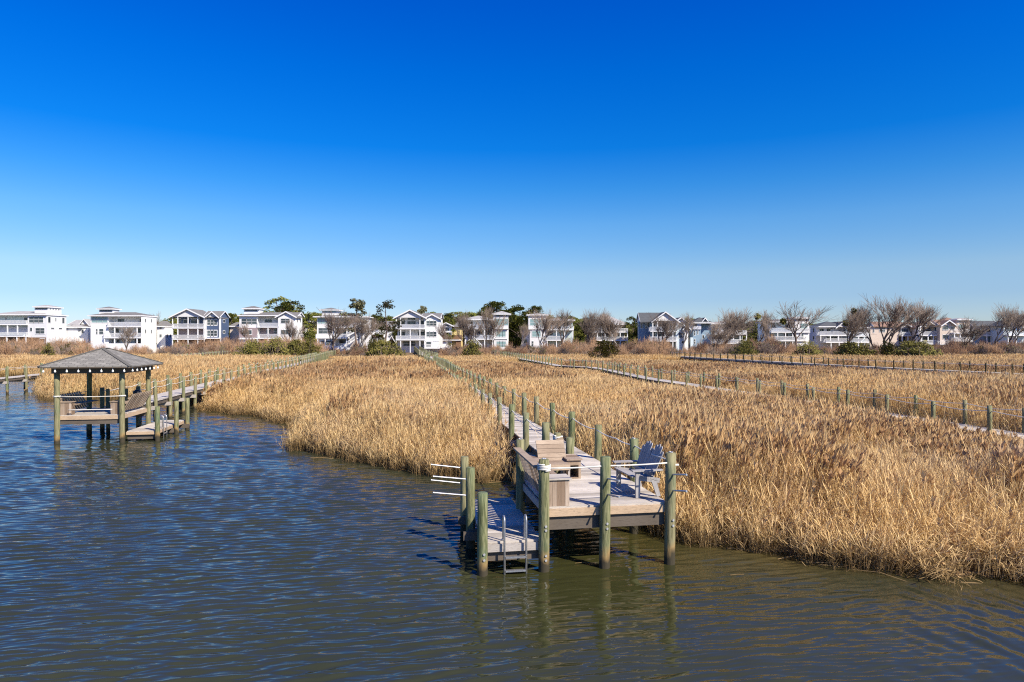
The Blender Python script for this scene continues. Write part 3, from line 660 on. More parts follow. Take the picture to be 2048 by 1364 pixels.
class House:
    def __init__(s, name, label, Y, zm, x0, x1, zg=1.2, cat='house'):
        s.Y = Y; s.z = zm; s.k = Y/F
        s.xc = s.X0((x0+x1)/2); s.zg = zg
        s.E = empty(name, (s.xc, Y, zg), label=label, cat=cat, group=None)
    def X0(s, x): return (s.z[0] + x/s.z[2] - 1024)*s.k
    def X(s, x): return s.X0(x) - s.xc
    def Zz(s, y): return HC - (s.z[1] + y/s.z[2] - HY)*s.k - s.zg
    def b(s, x0, x1, y0, y1=None, d0=0, d1=10, m='w', name='wall'):
        z0 = -.6 if y1 is None else s.Zz(y1); q = MB(); q.box((s.X(x0), d0, z0), (s.X(x1), d1, s.Zz(y0))); q.build(name, HM[m], s.E); return s
    def hip(s, x0, x1, ye, yt, d0=0, d1=10, ov=.55, m='r'):
        a, b, ze, zt = s.X(x0)-ov*.2, s.X(x1)+ov*.2, s.Zz(ye), s.Zz(yt); c0, c1 = d0-ov, d1+ov; w = min(b-a, c1-c0)/2
        if b-a > c1-c0: R0, R1 = (a+w, (c0+c1)/2, zt), (b-w, (c0+c1)/2, zt)
        else: R0, R1 = ((a+b)/2, c0+w, zt), ((a+b)/2, c1-w, zt)
        q = MB()
        if b-a > c1-c0: q.add([(a,c0,ze),(b,c0,ze),(b,c1,ze),(a,c1,ze),R0,R1], [(0,1,5,4),(1,2,5),(2,3,4,5),(3,0,4)])
        else: q.add([(a,c0,ze),(b,c0,ze),(b,c1,ze),(a,c1,ze),R0,R1], [(0,1,4),(1,2,5,4),(2,3,5),(3,0,4,5)])
        r_ = q.build('roof', HR[m], s.E)
        q = MB(); q.box((a, c0, ze-.26), (b, c1, ze-.01)); q.build('fascia', M['white'], r_); return s
    def gf(s, x0, x1, ye, yp, d0=0, d1=10, wm='w', ov=.5, m='r', wall=True):
        a, b, ze, zp = s.X(x0), s.X(x1), s.Zz(ye), s.Zz(yp); c = (a+b)/2; c0, c1 = d0-ov, d1
        if wall:
            q = MB(); q.add([(a,d0+.02,ze-.05),(b,d0+.02,ze-.05),(c,d0+.02,zp-.12),(a,d1-.1,ze-.05),(b,d1-.1,ze-.05),(c,d1-.1,zp-.12)], [(0,1,2),(3,5,4),(0,3,4,1)]); q.build('gable_wall', HM[wm], s.E)
        q = MB(); t = .18
        for (e, sg) in ((a, -1), (b, 1)):
            sl = (zp-ze)/abs(c-a); ex = e+sg*.35; ez = ze-.35*sl
            q.add([(c,c0,zp),(ex,c0,ez),(ex,c1,ez),(c,c1,zp),(c,c0,zp-t),(ex,c0,ez-t),(ex,c1,ez-t),(c,c1,zp-t)], [(0,1,2,3),(4,7,6,5),(0,4,5,1),(1,5,6,2),(2,6,7,3)])
        r_ = q.build('roof', HR[m], s.E); q = MB()
        for (e, sg) in ((a, -1), (b, 1)):
            sl = (zp-ze)/abs(c-a); ex = e+sg*.37; ez = ze-.37*sl
            q.add([(c,c0-.04,zp+.03),(ex,c0-.04,ez+.03),(ex,c0-.04,ez-.30),(c,c0-.04,zp-.30),(c,c0-.004,zp+.03),(ex,c0-.004,ez+.03),(ex,c0-.004,ez-.30),(c,c0-.004,zp-.30)], [(0,3,2,1),(4,5,6,7),(0,1,5,4),(1,2,6,5),(2,3,7,6),(3,0,4,7)])
        q.build('bargeboard', M['white'], r_); return s
    def gs(s, x0, x1, ye, yt, d0=0, d1=10, ov=.5, m='r', wm='w'):
        a, b, ze, zt = s.X(x0), s.X(x1), s.Zz(ye), s.Zz(yt); c = (d0+d1)/2
        q = MB(); q.add([(a,d0,ze-.05),(a,d1,ze-.05),(a,c,zt-.1),(b,d0,ze-.05),(b,d1,ze-.05),(b,c,zt-.1)], [(0,1,2),(3,5,4),(0,3,4,1)]); q.build('gable_wall', HM[wm], s.E)
        q = MB(); q.add([(a-.3,d0-ov,ze-.1),(b+.3,d0-ov,ze-.1),(b+.3,c,zt),(a-.3,c,zt),(a-.3,d1+ov,ze-.1),(b+.3,d1+ov,ze-.1)], [(0,1,2,3),(3,2,5,4)])
        q.add([(a-.3,d0-ov,ze-.3),(b+.3,d0-ov,ze-.3),(b+.3,d0-ov,ze-.11),(a-.3,d0-ov,ze-.11)], [(0,1,2,3)])
        r_ = q.build('roof', HR[m], s.E); q = MB()
        for xx in (a-.32, b+.28): q.bar((xx+.02, d0-ov, ze-.18), (xx+.02, c, zt-.08), .05, .24); q.bar((xx+.02, d1+ov, ze-.18), (xx+.02, c, zt-.08), .05, .24)
        q.build('bargeboard', M['white'], r_); return s
    def w(s, x0, x1, y0, y1, d=0, n=1, m=None, fr=.11):
        a0, a1 = s.X(x0), s.X(x1); z0, z1 = s.Zz(y1), s.Zz(y0); st_ = (a1-a0)/n
        for k in range(n):
            a = a0+k*st_ + .04; b = a0+(k+1)*st_ - .04
            q = MB(); q.box((a-fr*.6, d-.06, z0-fr), (b+fr*.6, d-.006, z0)); q.box((a-fr*.6, d-.06, z1), (b+fr*.6, d-.006, z1+fr)); q.box((a-fr*.6, d-.058, z0), (a, d-.006, z1)); q.box((b, d-.058, z0), (b+fr*.6, d-.006, z1))
            if z1-z0 > 1.1: q.box((a, d-.05, (z0+z1)/2-.03), (b, d-.03, (z0+z1)/2+.03))
            f = q.build('window', M['white'], s.E); q = MB(); q.box((a, d-.029, z0), (b, d-.006, z1)); q.build('pane', m or GL, f)
        return s
    def ws(s, x, ds, y0, y1, wd=1.0, sg=1):
        X = s.X(x); z0, z1 = s.Zz(y1), s.Zz(y0)
        for d in ds:
            o = (.006, .05) if sg > 0 else (-.05, -.006); q = MB()
            for a in ((d-.1, z0-.1, d, z1+.1), (d+wd, z0-.1, d+wd+.1, z1+.1), (d, z0-.1, d+wd, z0), (d, z1, d+wd, z1+.1)): q.box((X+o[0], a[0], a[1]), (X+o[1], a[2], a[3]))
            f = q.build('window', M['white'], s.E); q = MB(); o = (.006, .03) if sg > 0 else (-.03, -.006); q.box((X+o[0], d, z0), (X+o[1], d+wd, z1)); q.build('pane', GL, f)
        return s
    def dk(s, x0, x1, yd, yr=None, d0=-2.2, d1=0, cols=(), yb=None, side=True):
        a, b, zd = s.X(x0), s.X(x1), s.Zz(yd); q = MB(); q.box((a, d0, zd-.30), (b, d1-.004, zd)); D_ = q.build('balcony', M['white'], s.E)
        if yr is not None:
            zr = s.Zz(yr); zr = max(zr, zd+.85); q = MB(); q.box((a, d0, zr-.09), (b, d0+.09, zr)); q.box((a, d0+.02, zd+.10), (b, d0+.07, zd+.17))
            n = int((b-a)/.15)
            for k in range(n+1): xx = a+(b-a-.05)*k/max(1, n); q.box((xx, d0+.03, zd+.17), (xx+.05, d0+.06, zr-.09))
            for xx in (a, b-.09):
                q.box((xx, d0+.092, zr-.09), (xx+.09, d1-.01, zr))
                for k in range(int((d1-d0)/.16)): q.box((xx+.03, d0+.15+k*.16, zd), (xx+.06, d0+.20+k*.16, zr-.09))
            q.build('railing', M['white'], D_)
        zb = -.6 if yb is None else s.Zz(yb)
        for cx_ in cols:
            q = MB(); X = s.X(cx_); q.box((X-.11, d0+.09, zb), (X+.11, d0+.31, zd-.302)); q.build('column', M['white'], s.E)
        return s
    def stair(s, x0, y0, x1, y1, d=-3):
        a, za, b, zb = s.X(x0), s.Zz(y0), s.X(x1), s.Zz(y1); q = MB()
        for dd in (d, d+1.1): q.bar((a, dd, za), (b, dd, zb), .06, .30); q.bar((a, dd, za+.95), (b, dd, zb+.95), .05, .09)
        n = 13
        for k in range(n): t = (k+.5)/n; q.box((a+(b-a)*t-.14, d+.04, za+(zb-za)*t), (a+(b-a)*t+.14, d+1.06, za+(zb-za)*t+.05))
        for k in range(26): t = (k+.5)/26; q.box((a+(b-a)*t-.025, d-.02, za+(zb-za)*t), (a+(b-a)*t+.025, d+.03, za+(zb-za)*t+.95))
        q.build('stair', M['white'], s.E); return s
    def chim(s, x, y0, y1, d=5, w=.6):
        q = MB(); q.box((s.X(x)-w/2, d, s.Zz(y1)), (s.X(x)+w/2, d+w, s.Zz(y0))); q.build('chimney', HM['e'], s.E); return s
Z3 = (0, 580, 4.876); Z4 = (400, 580, 4.876); Z5 = (760, 580, 4.876); Z6 = (1160, 580, 4.876); Z7 = (1500, 570, 3.737)
N = 'beach_house'
# A
h = House(N, 'sprawling white and pale grey house with a flat-topped tower at the left edge', 172, Z3, -60, 670)
h.b(270, 455, 240, None, 0, 7.6, 'g').b(-80, 270, 240, None, 1.6, 7.6, 's').hip(-90, 460, 236, 200, 0, 7.6, m='w')
h.b(305, 440, 162, 240, 1.2, 6.2, 'w').hip(300, 446, 158, 140, 1.2, 6.2, m='w').w(312, 432, 172, 186, 1.2, 5).ws(440, (1.6, 2.7, 3.8, 4.9), 175, 188, .5)
h.w(283, 425, 262, 318, 0, 3, fr=.16).w(190, 260, 266, 298, 1.6, 2).w(346, 436, 372, 425, 0, 2, fr=.16).w(292, 316, 368, 402, 0).w(6, 20, 262, 300, 1.6)
h.dk(-80, 272, 330, 302, -.6, 1.6, (-10, 85, 182), 440).dk(-80, 278, 446, 412, -.8, 1.6, (-10, 85, 182, 270)).w(5, 75, 362, 408, 1.6, 2).w(110, 160, 362, 410, 1.6).w(195, 248, 370, 410, 1.6)
h.w(30, 75, 478, 515, 1.6).w(390, 440, 475, 515, 0).b(430, 560, 352, None, 8, 12, 'g').hip(430, 590, 352, 328, 8, 12, m='w').b(560, 640, 372, None, 9, 13, 'w').w(575, 600, 378, 415, 8.99)
h.ws(455, (.5, 5.9), 262, 318, .9).ws(455, (3.2,), 268, 300, .4).ws(455, (1.6, 4.6), 366, 378, 1.2)
h.b(-80, 268, 362, 412, 1.5, 1.59, 'p', 'cladding').b(-80, 450, 462, None, -.05, -.01, 'k', 'lattice')
# between A and B
h = House(N, 'low white house with twin roofs between the two leftmost big houses', 215, Z3, 670, 890)
h.b(690, 890, 332, None, 0, 8).gs(672, 800, 335, 288, 0, 8, m='w').gf(800, 890, 335, 282, -1, 8, m='w').w(720, 740, 350, 380, 0).w(860, 880, 345, 372, 0)
# B
h = House(N, 'tall white house with a small hipped tower and dark strip windows, behind the gazebo roof', 178, Z3, 890, 1420)
h.b(895, 1070, 250, None, -.5, 6).b(1070, 1400, 255, None, 1.6, 6).b(1400, 1410, 255, None, -1.2, 6).hip(885, 1412, 248, 212, -.8, 6).b(930, 1065, 178, 250, 1.6, 4.6).hip(915, 1075, 178, 156, 1.6, 4.6)
h.w(938, 1060, 186, 208, 1.6, 5).w(905, 1062, 264, 318, -.5, 3, GLT).w(1112, 1182, 280, 308, 1.6, 2).w(1330, 1392, 280, 308, 1.6, 2).w(978, 1022, 380, 430, -.5).w(948, 965, 380, 430, -.5)
h.dk(1072, 1402, 352, 315, -1.2, 1.6, (1140, 1255, 1358), 452).dk(1035, 1402, 460, 422, -1.2, 1.6, (1042, 1140, 1255, 1358)).w(1095, 1130, 378, 415, 1.6).w(1200, 1240, 378, 415, 1.6).w(1310, 1350, 372, 415, 1.6).w(1105, 1135, 486, 510, 1.6).w(1180, 1215, 486, 530, 1.6).w(1285, 1340, 470, 530, 1.6)
h.b(1395, 1480, 345, None, 7, 11).hip(1395, 1480, 345, 290, 7, 11).w(1420, 1445, 350, 380, 6.99).w(1420, 1445, 430, 460, 6.99).ws(1480, (7.6, 9.4), 430, 460, .6).b(895, 1430, 520, None, -2.0, -1.5, 't', 'retaining_wall')
h.ws(1410, (0.2, 3.0), 280, 312, .5).ws(1410, (0.2, 3.0), 385, 418, .5)
# C
h = House(N, 'navy and white gabled house with three decks, next right of the tall white towered house', 180, Z3, 1680, 2260)
h.b(1700, 1985, 262, None, 1.8, 8, 'n').gf(1680, 2005, 260, 182, -.8, 8, 'g').gs(1985, 2135, 258, 200, .5, 6, m='r', wm='n').b(1995, 2140, 262, None, .5, 6, 'n').gf(2010, 2130, 258, 208, .1, 5, 'g')
h.w(1755, 1800, 288, 322, 1.8).w(1828, 1915, 292, 322, 1.8, 2).w(1822, 1920, 256, 274, 1.8, 3).w(1950, 1985, 285, 322, 1.8).w(1705, 1735, 280, 322, 1.8).w(2012, 2110, 288, 340, .5, 3, fr=.2).w(2012, 2110, 395, 448, .5, 3, fr=.2)
h.dk(1690, 2003, 365, 330, -.8, 1.8, (1694, 1745, 1845, 1940, 2000), 470).dk(1690, 2003, 474, 438, -.8, 1.8, (1694, 1745, 1845, 1940, 2000)).w(1755, 1810, 392, 430, 1.8).w(1860, 1915, 385, 430, 1.8).w(1710, 1735, 385, 430, 1.8)
h.b(1993, 2006, 262, None, .3, .9, 't', 'corner_post').b(2130, 2142, 262, None, .3, .9, 't', 'corner_post').dk(2000, 2142, 465, None, -.2, .49).b(2135, 2235, 348, None, 7, 11, 'e').hip(2130, 2240, 345, 305, 7, 11)
for xx in (1694, 1745, 1845, 1940, 2000):
    q = MB(); q.box((h.X(xx)-.1, -.7, h.Zz(365)), (h.X(xx)+.1, -.5, h.Zz(264) if xx in (1694, 2000) else h.Zz(262-abs(1)*0))); q.build('column', M['white'], h.E)
h.ws(2140, (2.2,), 285, 315, 1.2).ws(2140, (2.2,), 395, 420, 1.2).b(1700, 1985, 378, 470, 1.7, 1.79, 'm', 'cladding').b(1700, 2140, 476, None, .3, .49, 'k', 'lattice')
# D
h = House(N, 'wide white house with a small square tower and mauve lower storey', 180, Z4, 380, 1005)
h.b(388, 565, 250, None, -.3, 6).b(565, 768, 250, None, 1.8, 6, 'g').b(768, 935, 258, None, -.5, 5.5).hip(380, 770, 246, 215, -.3, 6).gf(755, 940, 258, 208, -.5, 4).gs(560, 938, 250, 212, .8, 6)
h.b(410, 560, 178, 246, 1.2, 4).hip(400, 566, 176, 152, 1.2, 4).w(422, 545, 190, 204, 1.2, 5).w(408, 560, 280, 332, -.3, 3, fr=.18).w(605, 680, 284, 316, 1.8, 2).w(795, 882, 280, 322, -.5, 2).w(795, 882, 390, 430, -.5, 2)
h.b(386, 566, 368, 462, -.42, -.3, 'm', 'cladding').b(566, 766, 368, 462, 1.68, 1.8, 'm', 'cladding').w(420, 512, 392, 432, -.43, 2, fr=.18).w(625, 660, 388, 420, 1.67).w(700, 750, 380, 425, 1.67)
h.dk(560, 772, 356, 322, -.5, 1.8, (668, 764), 462).dk(560, 772, 466, 430, -.5, 1.8, (568, 668, 764)).dk(386, 560, 470, None, -.8, -.3).b(386, 770, 475, None, -.2, 0, 'k', 'lattice')
h.ws(935, (.6, 3.2), 285, 312, .8).ws(935, (.6, 3.2), 390, 420, .8)
# E
h = House(N, 'small yellow and white gabled house right of the mauve-storeyed house', 225, Z4, 995, 1145)
h.b(1000, 1060, 345, None, 0, 8).b(1058, 1140, 345, None, -.5, 8, 'y').gs(995, 1075, 345, 288, .5, 8).gf(1045, 1142, 348, 298, -.5, 8, 'y').w(1075, 1110, 358, 385, -.5, 2).w(1078, 1105, 330, 344, -.5, 2).w(1005, 1025, 358, 385, 0).dk(995, 1140, 400, None, -1.2, -.5).b(1000, 1140, 430, 465, -.62, -.5, 'k', 'lattice').w(1005, 1135, 432, 455, -.62, 3)
# F
h = House(N, 'white towered house with a long diagonal outside stair, behind a dark-trunked bare tree', 182, Z4, 1125, 1655)
h.b(1145, 1312, 262, None, -.4, 6, 'w').b(1312, 1625, 262, None, 1.8, 6, 'g').hip(1118, 1640, 258, 240, -.8, 6).b(1168, 1318, 190, 256, 2, 6).hip(1148, 1335, 188, 166, 2, 6).w(1176, 1308, 198, 216, 2, 4, GLT)
h.w(1152, 1305, 272, 328, -.4, 4, GLT).w(1160, 1290, 372, 425, -.4, 3).w(1420, 1530, 290, 322, 1.8, 3).w(1340, 1400, 290, 322, 1.8, 2).dk(1312, 1642, 358, 322, -.8, 1.8, (1318, 1438, 1540, 1634), 456).dk(1140, 1450, 462, 430, -1.2, 1.8, (1160, 1232, 1318, 1438))
h.w(1380, 1425, 388, 425, 1.8).w(1455, 1500, 375, 425, 1.8).w(1180, 1285, 495, 540, -.4, 3).w(1340, 1430, 480, 520, 1.8, 2).stair(1600, 372, 1450, 455, -2.2).stair(1560, 470, 1400, 585, -3.6).b(1150, 1440, 548, None, -3.0, -2.6, 't', 'retaining_wall').b(1440, 1520, 560, None, -3.4, -3.0, 't', 'retaining_wall')
h.ws(1625, (2.2, 4.4), 290, 320).ws(1625, (2.2, 4.4), 385, 420)
# G
h = House(N, 'small white gabled house half behind a tall thin pine, left of the central white house', 225, Z4, 1645, 1885)
h.b(1650, 1870, 350, None, 0, 8).gs(1700, 1880, 350, 298, 1, 9).gf(1645, 1760, 348, 306, -.6, 6).w(1678, 1712, 358, 386, -.6).w(1740, 1752, 358, 386, -.6).w(1668, 1720, 330, 345, -.6, 3).dk(1650, 1790, 428, 400, -1.8, 0).b(1650, 1790, 432, 462, -.1, 0, 'k', 'lattice').w(1835, 1850, 390, 415, 0).dk(1650, 1790, 500, 470, -1.5, 0, (1660, 1720, 1780)).gf(1860, 1900, 480, 445, -2, 3)
# H
h = House(N, 'white double-gabled house with three stacked decks, at the end of the long boardwalk', 184, Z5, 145, 578)
h.b(160, 440, 268, None, 1.9, 11, 'g').b(440, 570, 275, None, 0, 11, 'w').gf(145, 448, 268, 192, -.7, 11, 'g').gf(436, 580, 272, 234, 0, 6).gs(400, 572, 262, 215, 2.5, 11, m='r')
h.w(170, 235, 300, 334, 1.9, 2).w(255, 340, 302, 334, 1.9, 3).w(365, 430, 298, 334, 1.9, 2).w(258, 335, 268, 288, 1.9, 3).w(452, 552, 302, 348, 0, 3, fr=.18).w(452, 552, 408, 454, 0, 3, fr=.18)
h.dk(158, 442, 372, 338, -.7, 1.9, (205, 298, 392), 476).dk(158, 442, 480, 446, -.7, 1.9, (160, 205, 298, 392, 438)).w(172, 236, 405, 444, 1.9, 2).w(362, 430, 405, 444, 1.9, 2).w(215, 335, 500, 545, 1.9, 3, fr=.1).b(440, 572, 494, 500, -.1, 1.89, 't', 'soffit')
for xx in (162, 205, 392, 438):
    q = MB(); q.box((h.X(xx)-.11, -.62, h.Zz(372)+.0), (h.X(xx)+.11, -.40, h.Zz(262 if xx in (162, 438) else 262))); q.build('column', M['white'], h.E)
h.w(450, 500, 505, 555, -.02, 1).b(504, 512, 500, None, -.12, -.02, 't', 'corner_post').dk(445, 590, 560, 540, -2.6, -.2).w(392, 410, 505, 560, 1.8)
h.ws(570, (3, 7), 305, 340).ws(570, (3, 7), 405, 440)
# I
h = House(N, 'small pale yellow gabled house with a brown base, right of the central white house', 225, Z5, 575, 810)
h.b(592, 700, 345, None, 0, 8).b(700, 800, 352, None, 1, 8, 'y').gf(578, 715, 348, 316, -.6, 7).gs(660, 810, 352, 305, .8, 9).w(635, 675, 370, 400, 0, 2).w(610, 622, 365, 390, 0).w(635, 675, 344, 355, -.6).dk(590, 705, 405, None, -1, 0).b(592, 800, 440, 480, -.12, 0, 'k', 'lattice').dk(592, 800, 484, None, -.8, 0).b(740, 790, 490, None, -.4, -.12, 'k', 'lattice')
# J
h = House(N, 'white house with a tall three-storey glazed tower, beside the big round green pines', 178, Z5, 800, 1270)
h.b(820, 1108, 288, None, 1.6, 9, 'g').b(1108, 1252, 236, 382, -.8, 5, 'w').b(1112, 1240, 382, None, -.3, 5, 'g').b(1240, 1252, 385, None, .5, 6, 'w').hip(798, 1110, 284, 244, 0, 9, m='w').hip(1098, 1275, 232, 203, -.8, 5, m='w')
h.w(1118, 1245, 246, 260, -.8, 5).w(1118, 1250, 282, 344, -.8, 3, GLT, .14).w(1134, 1226, 402, 455, -.3, 3, GLT, .14).w(1136, 1228, 502, 556, -.3, 3, GLT, .14).w(830, 900, 306, 332, 1.6, 2).w(1050, 1090, 300, 334, 1.6).w(945, 1000, 400, 432, 1.6, 2).w(1030, 1080, 400, 436, 1.6)
h.dk(820, 1110, 372, 338, -.8, 1.6, (828, 922, 1022, 1100), 468).dk(915, 1110, 474, 440, -.8, 1.6, (922, 1022, 1100)).stair(1000, 575, 905, 480, -2.0).b(1112, 1250, 470, 480, -.5, -.3, 't', 'band').b(1180, 1262, 560, None, -2.4, -2.1, 't', 'retaining_wall').b(820, 915, 375, None, 1.2, 1.6, 'w')
# K
h = House(N, 'white flat-eaved house with a glazed left bay, right of the big round pines', 182, Z5, 1395, 1895)
h.b(1448, 1622, 245, 385, -.5, 6, 'w').b(1462, 1622, 385, None, -.2, 6, 'g').b(1622, 1885, 290, None, 1.6, 8, 's').hip(1432, 1640, 240, 224, -.5, 6, m='w').hip(1600, 1898, 290, 268, 0, 8, m='w').w(1462, 1545, 285, 346, -.5, 2, GLT).w(1560, 1610, 285, 346, -.5, 1, GLT).w(1482, 1568, 402, 456, -.2, 2, GLT, .16)
h.w(1655, 1700, 316, 346, 1.6, 2).w(1790, 1850, 310, 350, 1.6, 2).dk(1622, 1888, 382, 350, -.6, 1.6, (1630, 1720, 1800, 1880), 478).dk(1622, 1800, 484, 450, -.6, 1.6, (1630, 1720, 1790)).w(1640, 1690, 405, 440, 1.6).w(1478, 1498, 500, 550, -.2).b(1390, 1462, 390, None, 5, 9, 'p').w(1400, 1440, 480, 520, 4.99)
# L
h = House(N, 'cream house with a little white front gable, behind spindly bare trees', 190, Z6, 80, 465)
h.b(100, 450, 332, None, 1.6, 9, 'e').hip(78, 466, 330, 240, -.2, 9, m='w').gf(195, 335, 330, 282, -1.2, 4).b(205, 325, 332, 395, -.9, 1.6, 'w').w(225, 300, 345, 385, -.9, 3).w(225, 300, 318, 330, -1.2, 3).dk(80, 460, 405, 374, -1.4, 1.6, (90, 165, 238, 312, 385, 455), 480).dk(160, 460, 486, 456, -1.4, 1.6, (165, 238, 312, 385, 455))
h.w(120, 160, 345, 385, 1.6).w(360, 440, 345, 385, 1.6, 2).w(180, 230, 422, 462, 1.6, 2).w(250, 305, 420, 462, 1.6, 2).w(330, 440, 420, 462, 1.6, 3).dk(455, 530, 535, None, -3, -2)
# M
h = House(N, 'blue house with a large white-framed front gable and dark grey roof, middle right', 178, Z6, 575, 1050)
h.b(700, 935, 298, None, 1.8, 9, 'b').b(600, 705, 305, None, 3.2, 5.5, 'b').gf(702, 948, 300, 212, -.8, 11, 'w', m='d').gs(604, 830, 304, 214, 1.5, 7, m='d').b(935, 1040, 305, None, 0, 9, 'l').gf(925, 1044, 305, 265, 0, 8, 'l', m='d')
h.w(612, 634, 320, 372, 3.2).w(658, 676, 320, 372, 3.2).w(680, 700, 315, 360, 3.2).w(718, 750, 315, 355, 1.8).w(775, 880, 318, 355, 1.8, 3).w(780, 850, 290, 308, 1.8, 3).w(895, 925, 315, 355, 1.8).w(960, 1012, 318, 368, 0, 2, fr=.18).w(960, 1012, 418, 466, 0, 2, fr=.18).w(990, 1012, 498, 520, 0)
h.dk(680, 942, 396, 360, -.8, 1.8, (706, 752, 822, 900), 486).dk(680, 942, 492, 456, -.8, 1.8, (706, 752, 822, 900, 938)).w(720, 750, 405, 448, 1.8).w(775, 880, 405, 448, 1.8, 3)
for xx in (706, 752, 900, 938):
    q = MB(); q.box((h.X(xx)-.11, -.62, h.Zz(396)), (h.X(xx)+.11, -.40, h.Zz(302))); q.build('column', M['white'], h.E)
h.b(1010, 1046, 350, None, -1, 4, 'w').gf(1000, 1056, 372, 345, -1.2, 4, 'w', m='d')
h.ws(600, (3.8,), 320, 360, .8, -1)
# Nn
h = House(N, 'slate blue house mostly hidden behind a very broad bare tree', 180, Z6, 1080, 1640)
h.b(1100, 1182, 318, 384, 0, 4, 'p').b(1106, 1182, 384, None, .3, 4, 'b').b(1182, 1300, 318, None, 2.2, 6, 'b').hip(1095, 1290, 316, 264, 0, 6, m='d').gf(1180, 1262, 316, 268, .4, 5, m='d').w(1102, 1146, 324, 354, 0, 4).w(1112, 1128, 396, 440, .3).w(1144, 1158, 396, 430, .3).w(1112, 1130, 480, 525, .3).w(1215, 1235, 440, 475, 2.2)
h.b(1300, 1580, 325, None, 3, 9, 'w').hip(1290, 1592, 322, 298, 1.5, 9, m='w').w(1340, 1380, 345, 380, 3, 2).w(1500, 1560, 340, 380, 3, 2).dk(1300, 1632, 424, 392, .2, 3, (1360, 1430, 1500, 1565, 1628), 512).dk(1300, 1632, 516, 482, .2, 3, (1360, 1430, 1500, 1565, 1628)).w(1340, 1400, 440, 480, 3, 2).w(1445, 1500, 440, 480, 3, 2).w(1540, 1620, 440, 480, 3, 2).b(1075, 1098, 462, None, -.6, .3, 'l')
h.ws(1100, (1.5,), 330, 356, .8, -1)
# O
h = House(N, 'light blue house with a glazed white corner tower, under the flat-crowned tree', 178, Z7, 60, 442)
h.b(150, 330, 275, None, 1.6, 9, 'l').b(332, 438, 250, None, -.4, 5, 'w').hip(140, 340, 272, 252, .2, 9).hip(322, 446, 244, 234, -.4, 7, m='w').w(340, 430, 258, 268, -.4, 5).w(372, 425, 288, 328, -.4, 2, GLT).w(172, 210, 298, 318, 1.6, 2).w(280, 310, 298, 330, 1.6)
h.dk(150, 440, 348, 322, -.8, 1.6, (200, 258, 312, 372), 408).dk(150, 415, 412, 384, -.8, 1.6, (200, 258, 312)).w(165, 195, 366, 388, 1.6).w(370, 395, 365, 405, -.4).w(270, 305, 362, 390, 1.6, 2)
h.ws(150, (3, 6), 300, 330, .8, -1).ws(150, (3, 6), 370, 400, .8, -1)
# P
h = House(N, 'lavender house with grey hip roof behind the tree with two dark clumps', 184, Z7, 435, 892)
h.b(520, 740, 312, None, 2.2, 8.5, 'p').b(740, 882, 318, None, 1.5, 7, 'l').hip(515, 745, 308, 268, .5, 8.5, m='d').gf(640, 742, 312, 272, -.4, 7, m='d').hip(735, 893, 316, 296, .5, 7, m='d')
h.ws(520, (3.2, 6), 322, 352, .8, -1).ws(520, (3.2, 6), 380, 408, .8, -1).w(545, 580, 325, 345, 2.2, 2).w(600, 630, 325, 345, 2.2, 2).w(745, 780, 322, 350, 1.5, 2).w(840, 875, 325, 350, 1.5, 2).w(600, 680, 385, 410, 2.2, 3).w(840, 865, 385, 405, 1.5)
h.dk(520, 740, 372, 348, -.2, 2.2, (528, 600, 660, 735), 420).dk(740, 882, 378, 354, -.6, 1.5, (745, 805, 878), 424).dk(560, 882, 424, 402, -.6, 2.2, (600, 660, 735, 805))
# Q
h = House(N, 'plain beige house with brown roof, behind the trunks of the tallest bare tree', 186, Z7, 880, 1245)
h.b(900, 1110, 306, None, 0, 3, 'e').gs(925, 1120, 306, 272, 0, 3.5, m='o').b(1110, 1238, 306, None, 1.8, 6, 'e').gs(1100, 1245, 306, 276, 1, 6, m='o').gf(1125, 1202, 312, 290, -.4, 5, 'e', m='w').w(965, 1010, 318, 350, 0, 3).w(918, 930, 330, 356, 0).w(1135, 1185, 325, 355, .2, 3)
h.b(1130, 1198, 310, 366, .25, 1.8, 'w').dk(1122, 1240, 375, 352, -.8, 1.8, (1128, 1170, 1236), 425).w(1135, 1190, 388, 420, 1.8, 3).w(1110, 1120, 318, 345, 1.8).w(1208, 1230, 330, 360, 1.8)
# Rr
h = House(N, 'beige house with a pointed front gable, just right of the tallest bare trees', 182, Z7, 1250, 1400)
h.b(1262, 1395, 308, None, 1.5, 4.5, 'e').gf(1258, 1398, 312, 268, -.2, 4.5, 'e', m='o').w(1280, 1375, 318, 350, 1.5, 5).w(1292, 1350, 296, 310, -.2, 3).dk(1258, 1410, 372, 350, -.8, 1.5, (1272, 1320, 1360, 1390), 430).w(1280, 1375, 388, 422, 1.5, 4).b(1258, 1280, 312, None, -.1, 1.5, 'w', 'corner_post').dk(1262, 1390, 436, 418, -1.0, 1.5)
# Ss
h = House(N, 'beige house with a row of small square windows high in its right tower', 180, Z7, 1390, 1645)
h.b(1420, 1545, 295, None, 0, 5, 'e').gf(1425, 1530, 298, 262, -.3, 5, 'e', m='o').gs(1425, 1545, 292, 256, 1, 6, m='o').b(1545, 1642, 262, None, 0, 4, 'e').hip(1500, 1600, 262, 238, 3, 6, m='o').hip(1542, 1652, 256, 244, 0, 4, m='w').w(1558, 1615, 268, 280, 0, 5).w(1558, 1608, 296, 322, 0, 2, GLT).w(1440, 1484, 306, 334, -.02, 2, fr=.15).w(1500, 1530, 310, 334, 0, 2)
h.dk(1498, 1640, 356, 336, -1.4, 0, (1505, 1548, 1635), 430).dk(1498, 1640, 414, 396, -1.4, 0, (1505, 1548)).w(1440, 1484, 372, 402, 0, 2).w(1510, 1535, 372, 402, 0).dk(1400, 1500, 440, 418, -1.2, 0)
h.ws(1420, (1.5, 3.5), 310, 340, .8, -1)
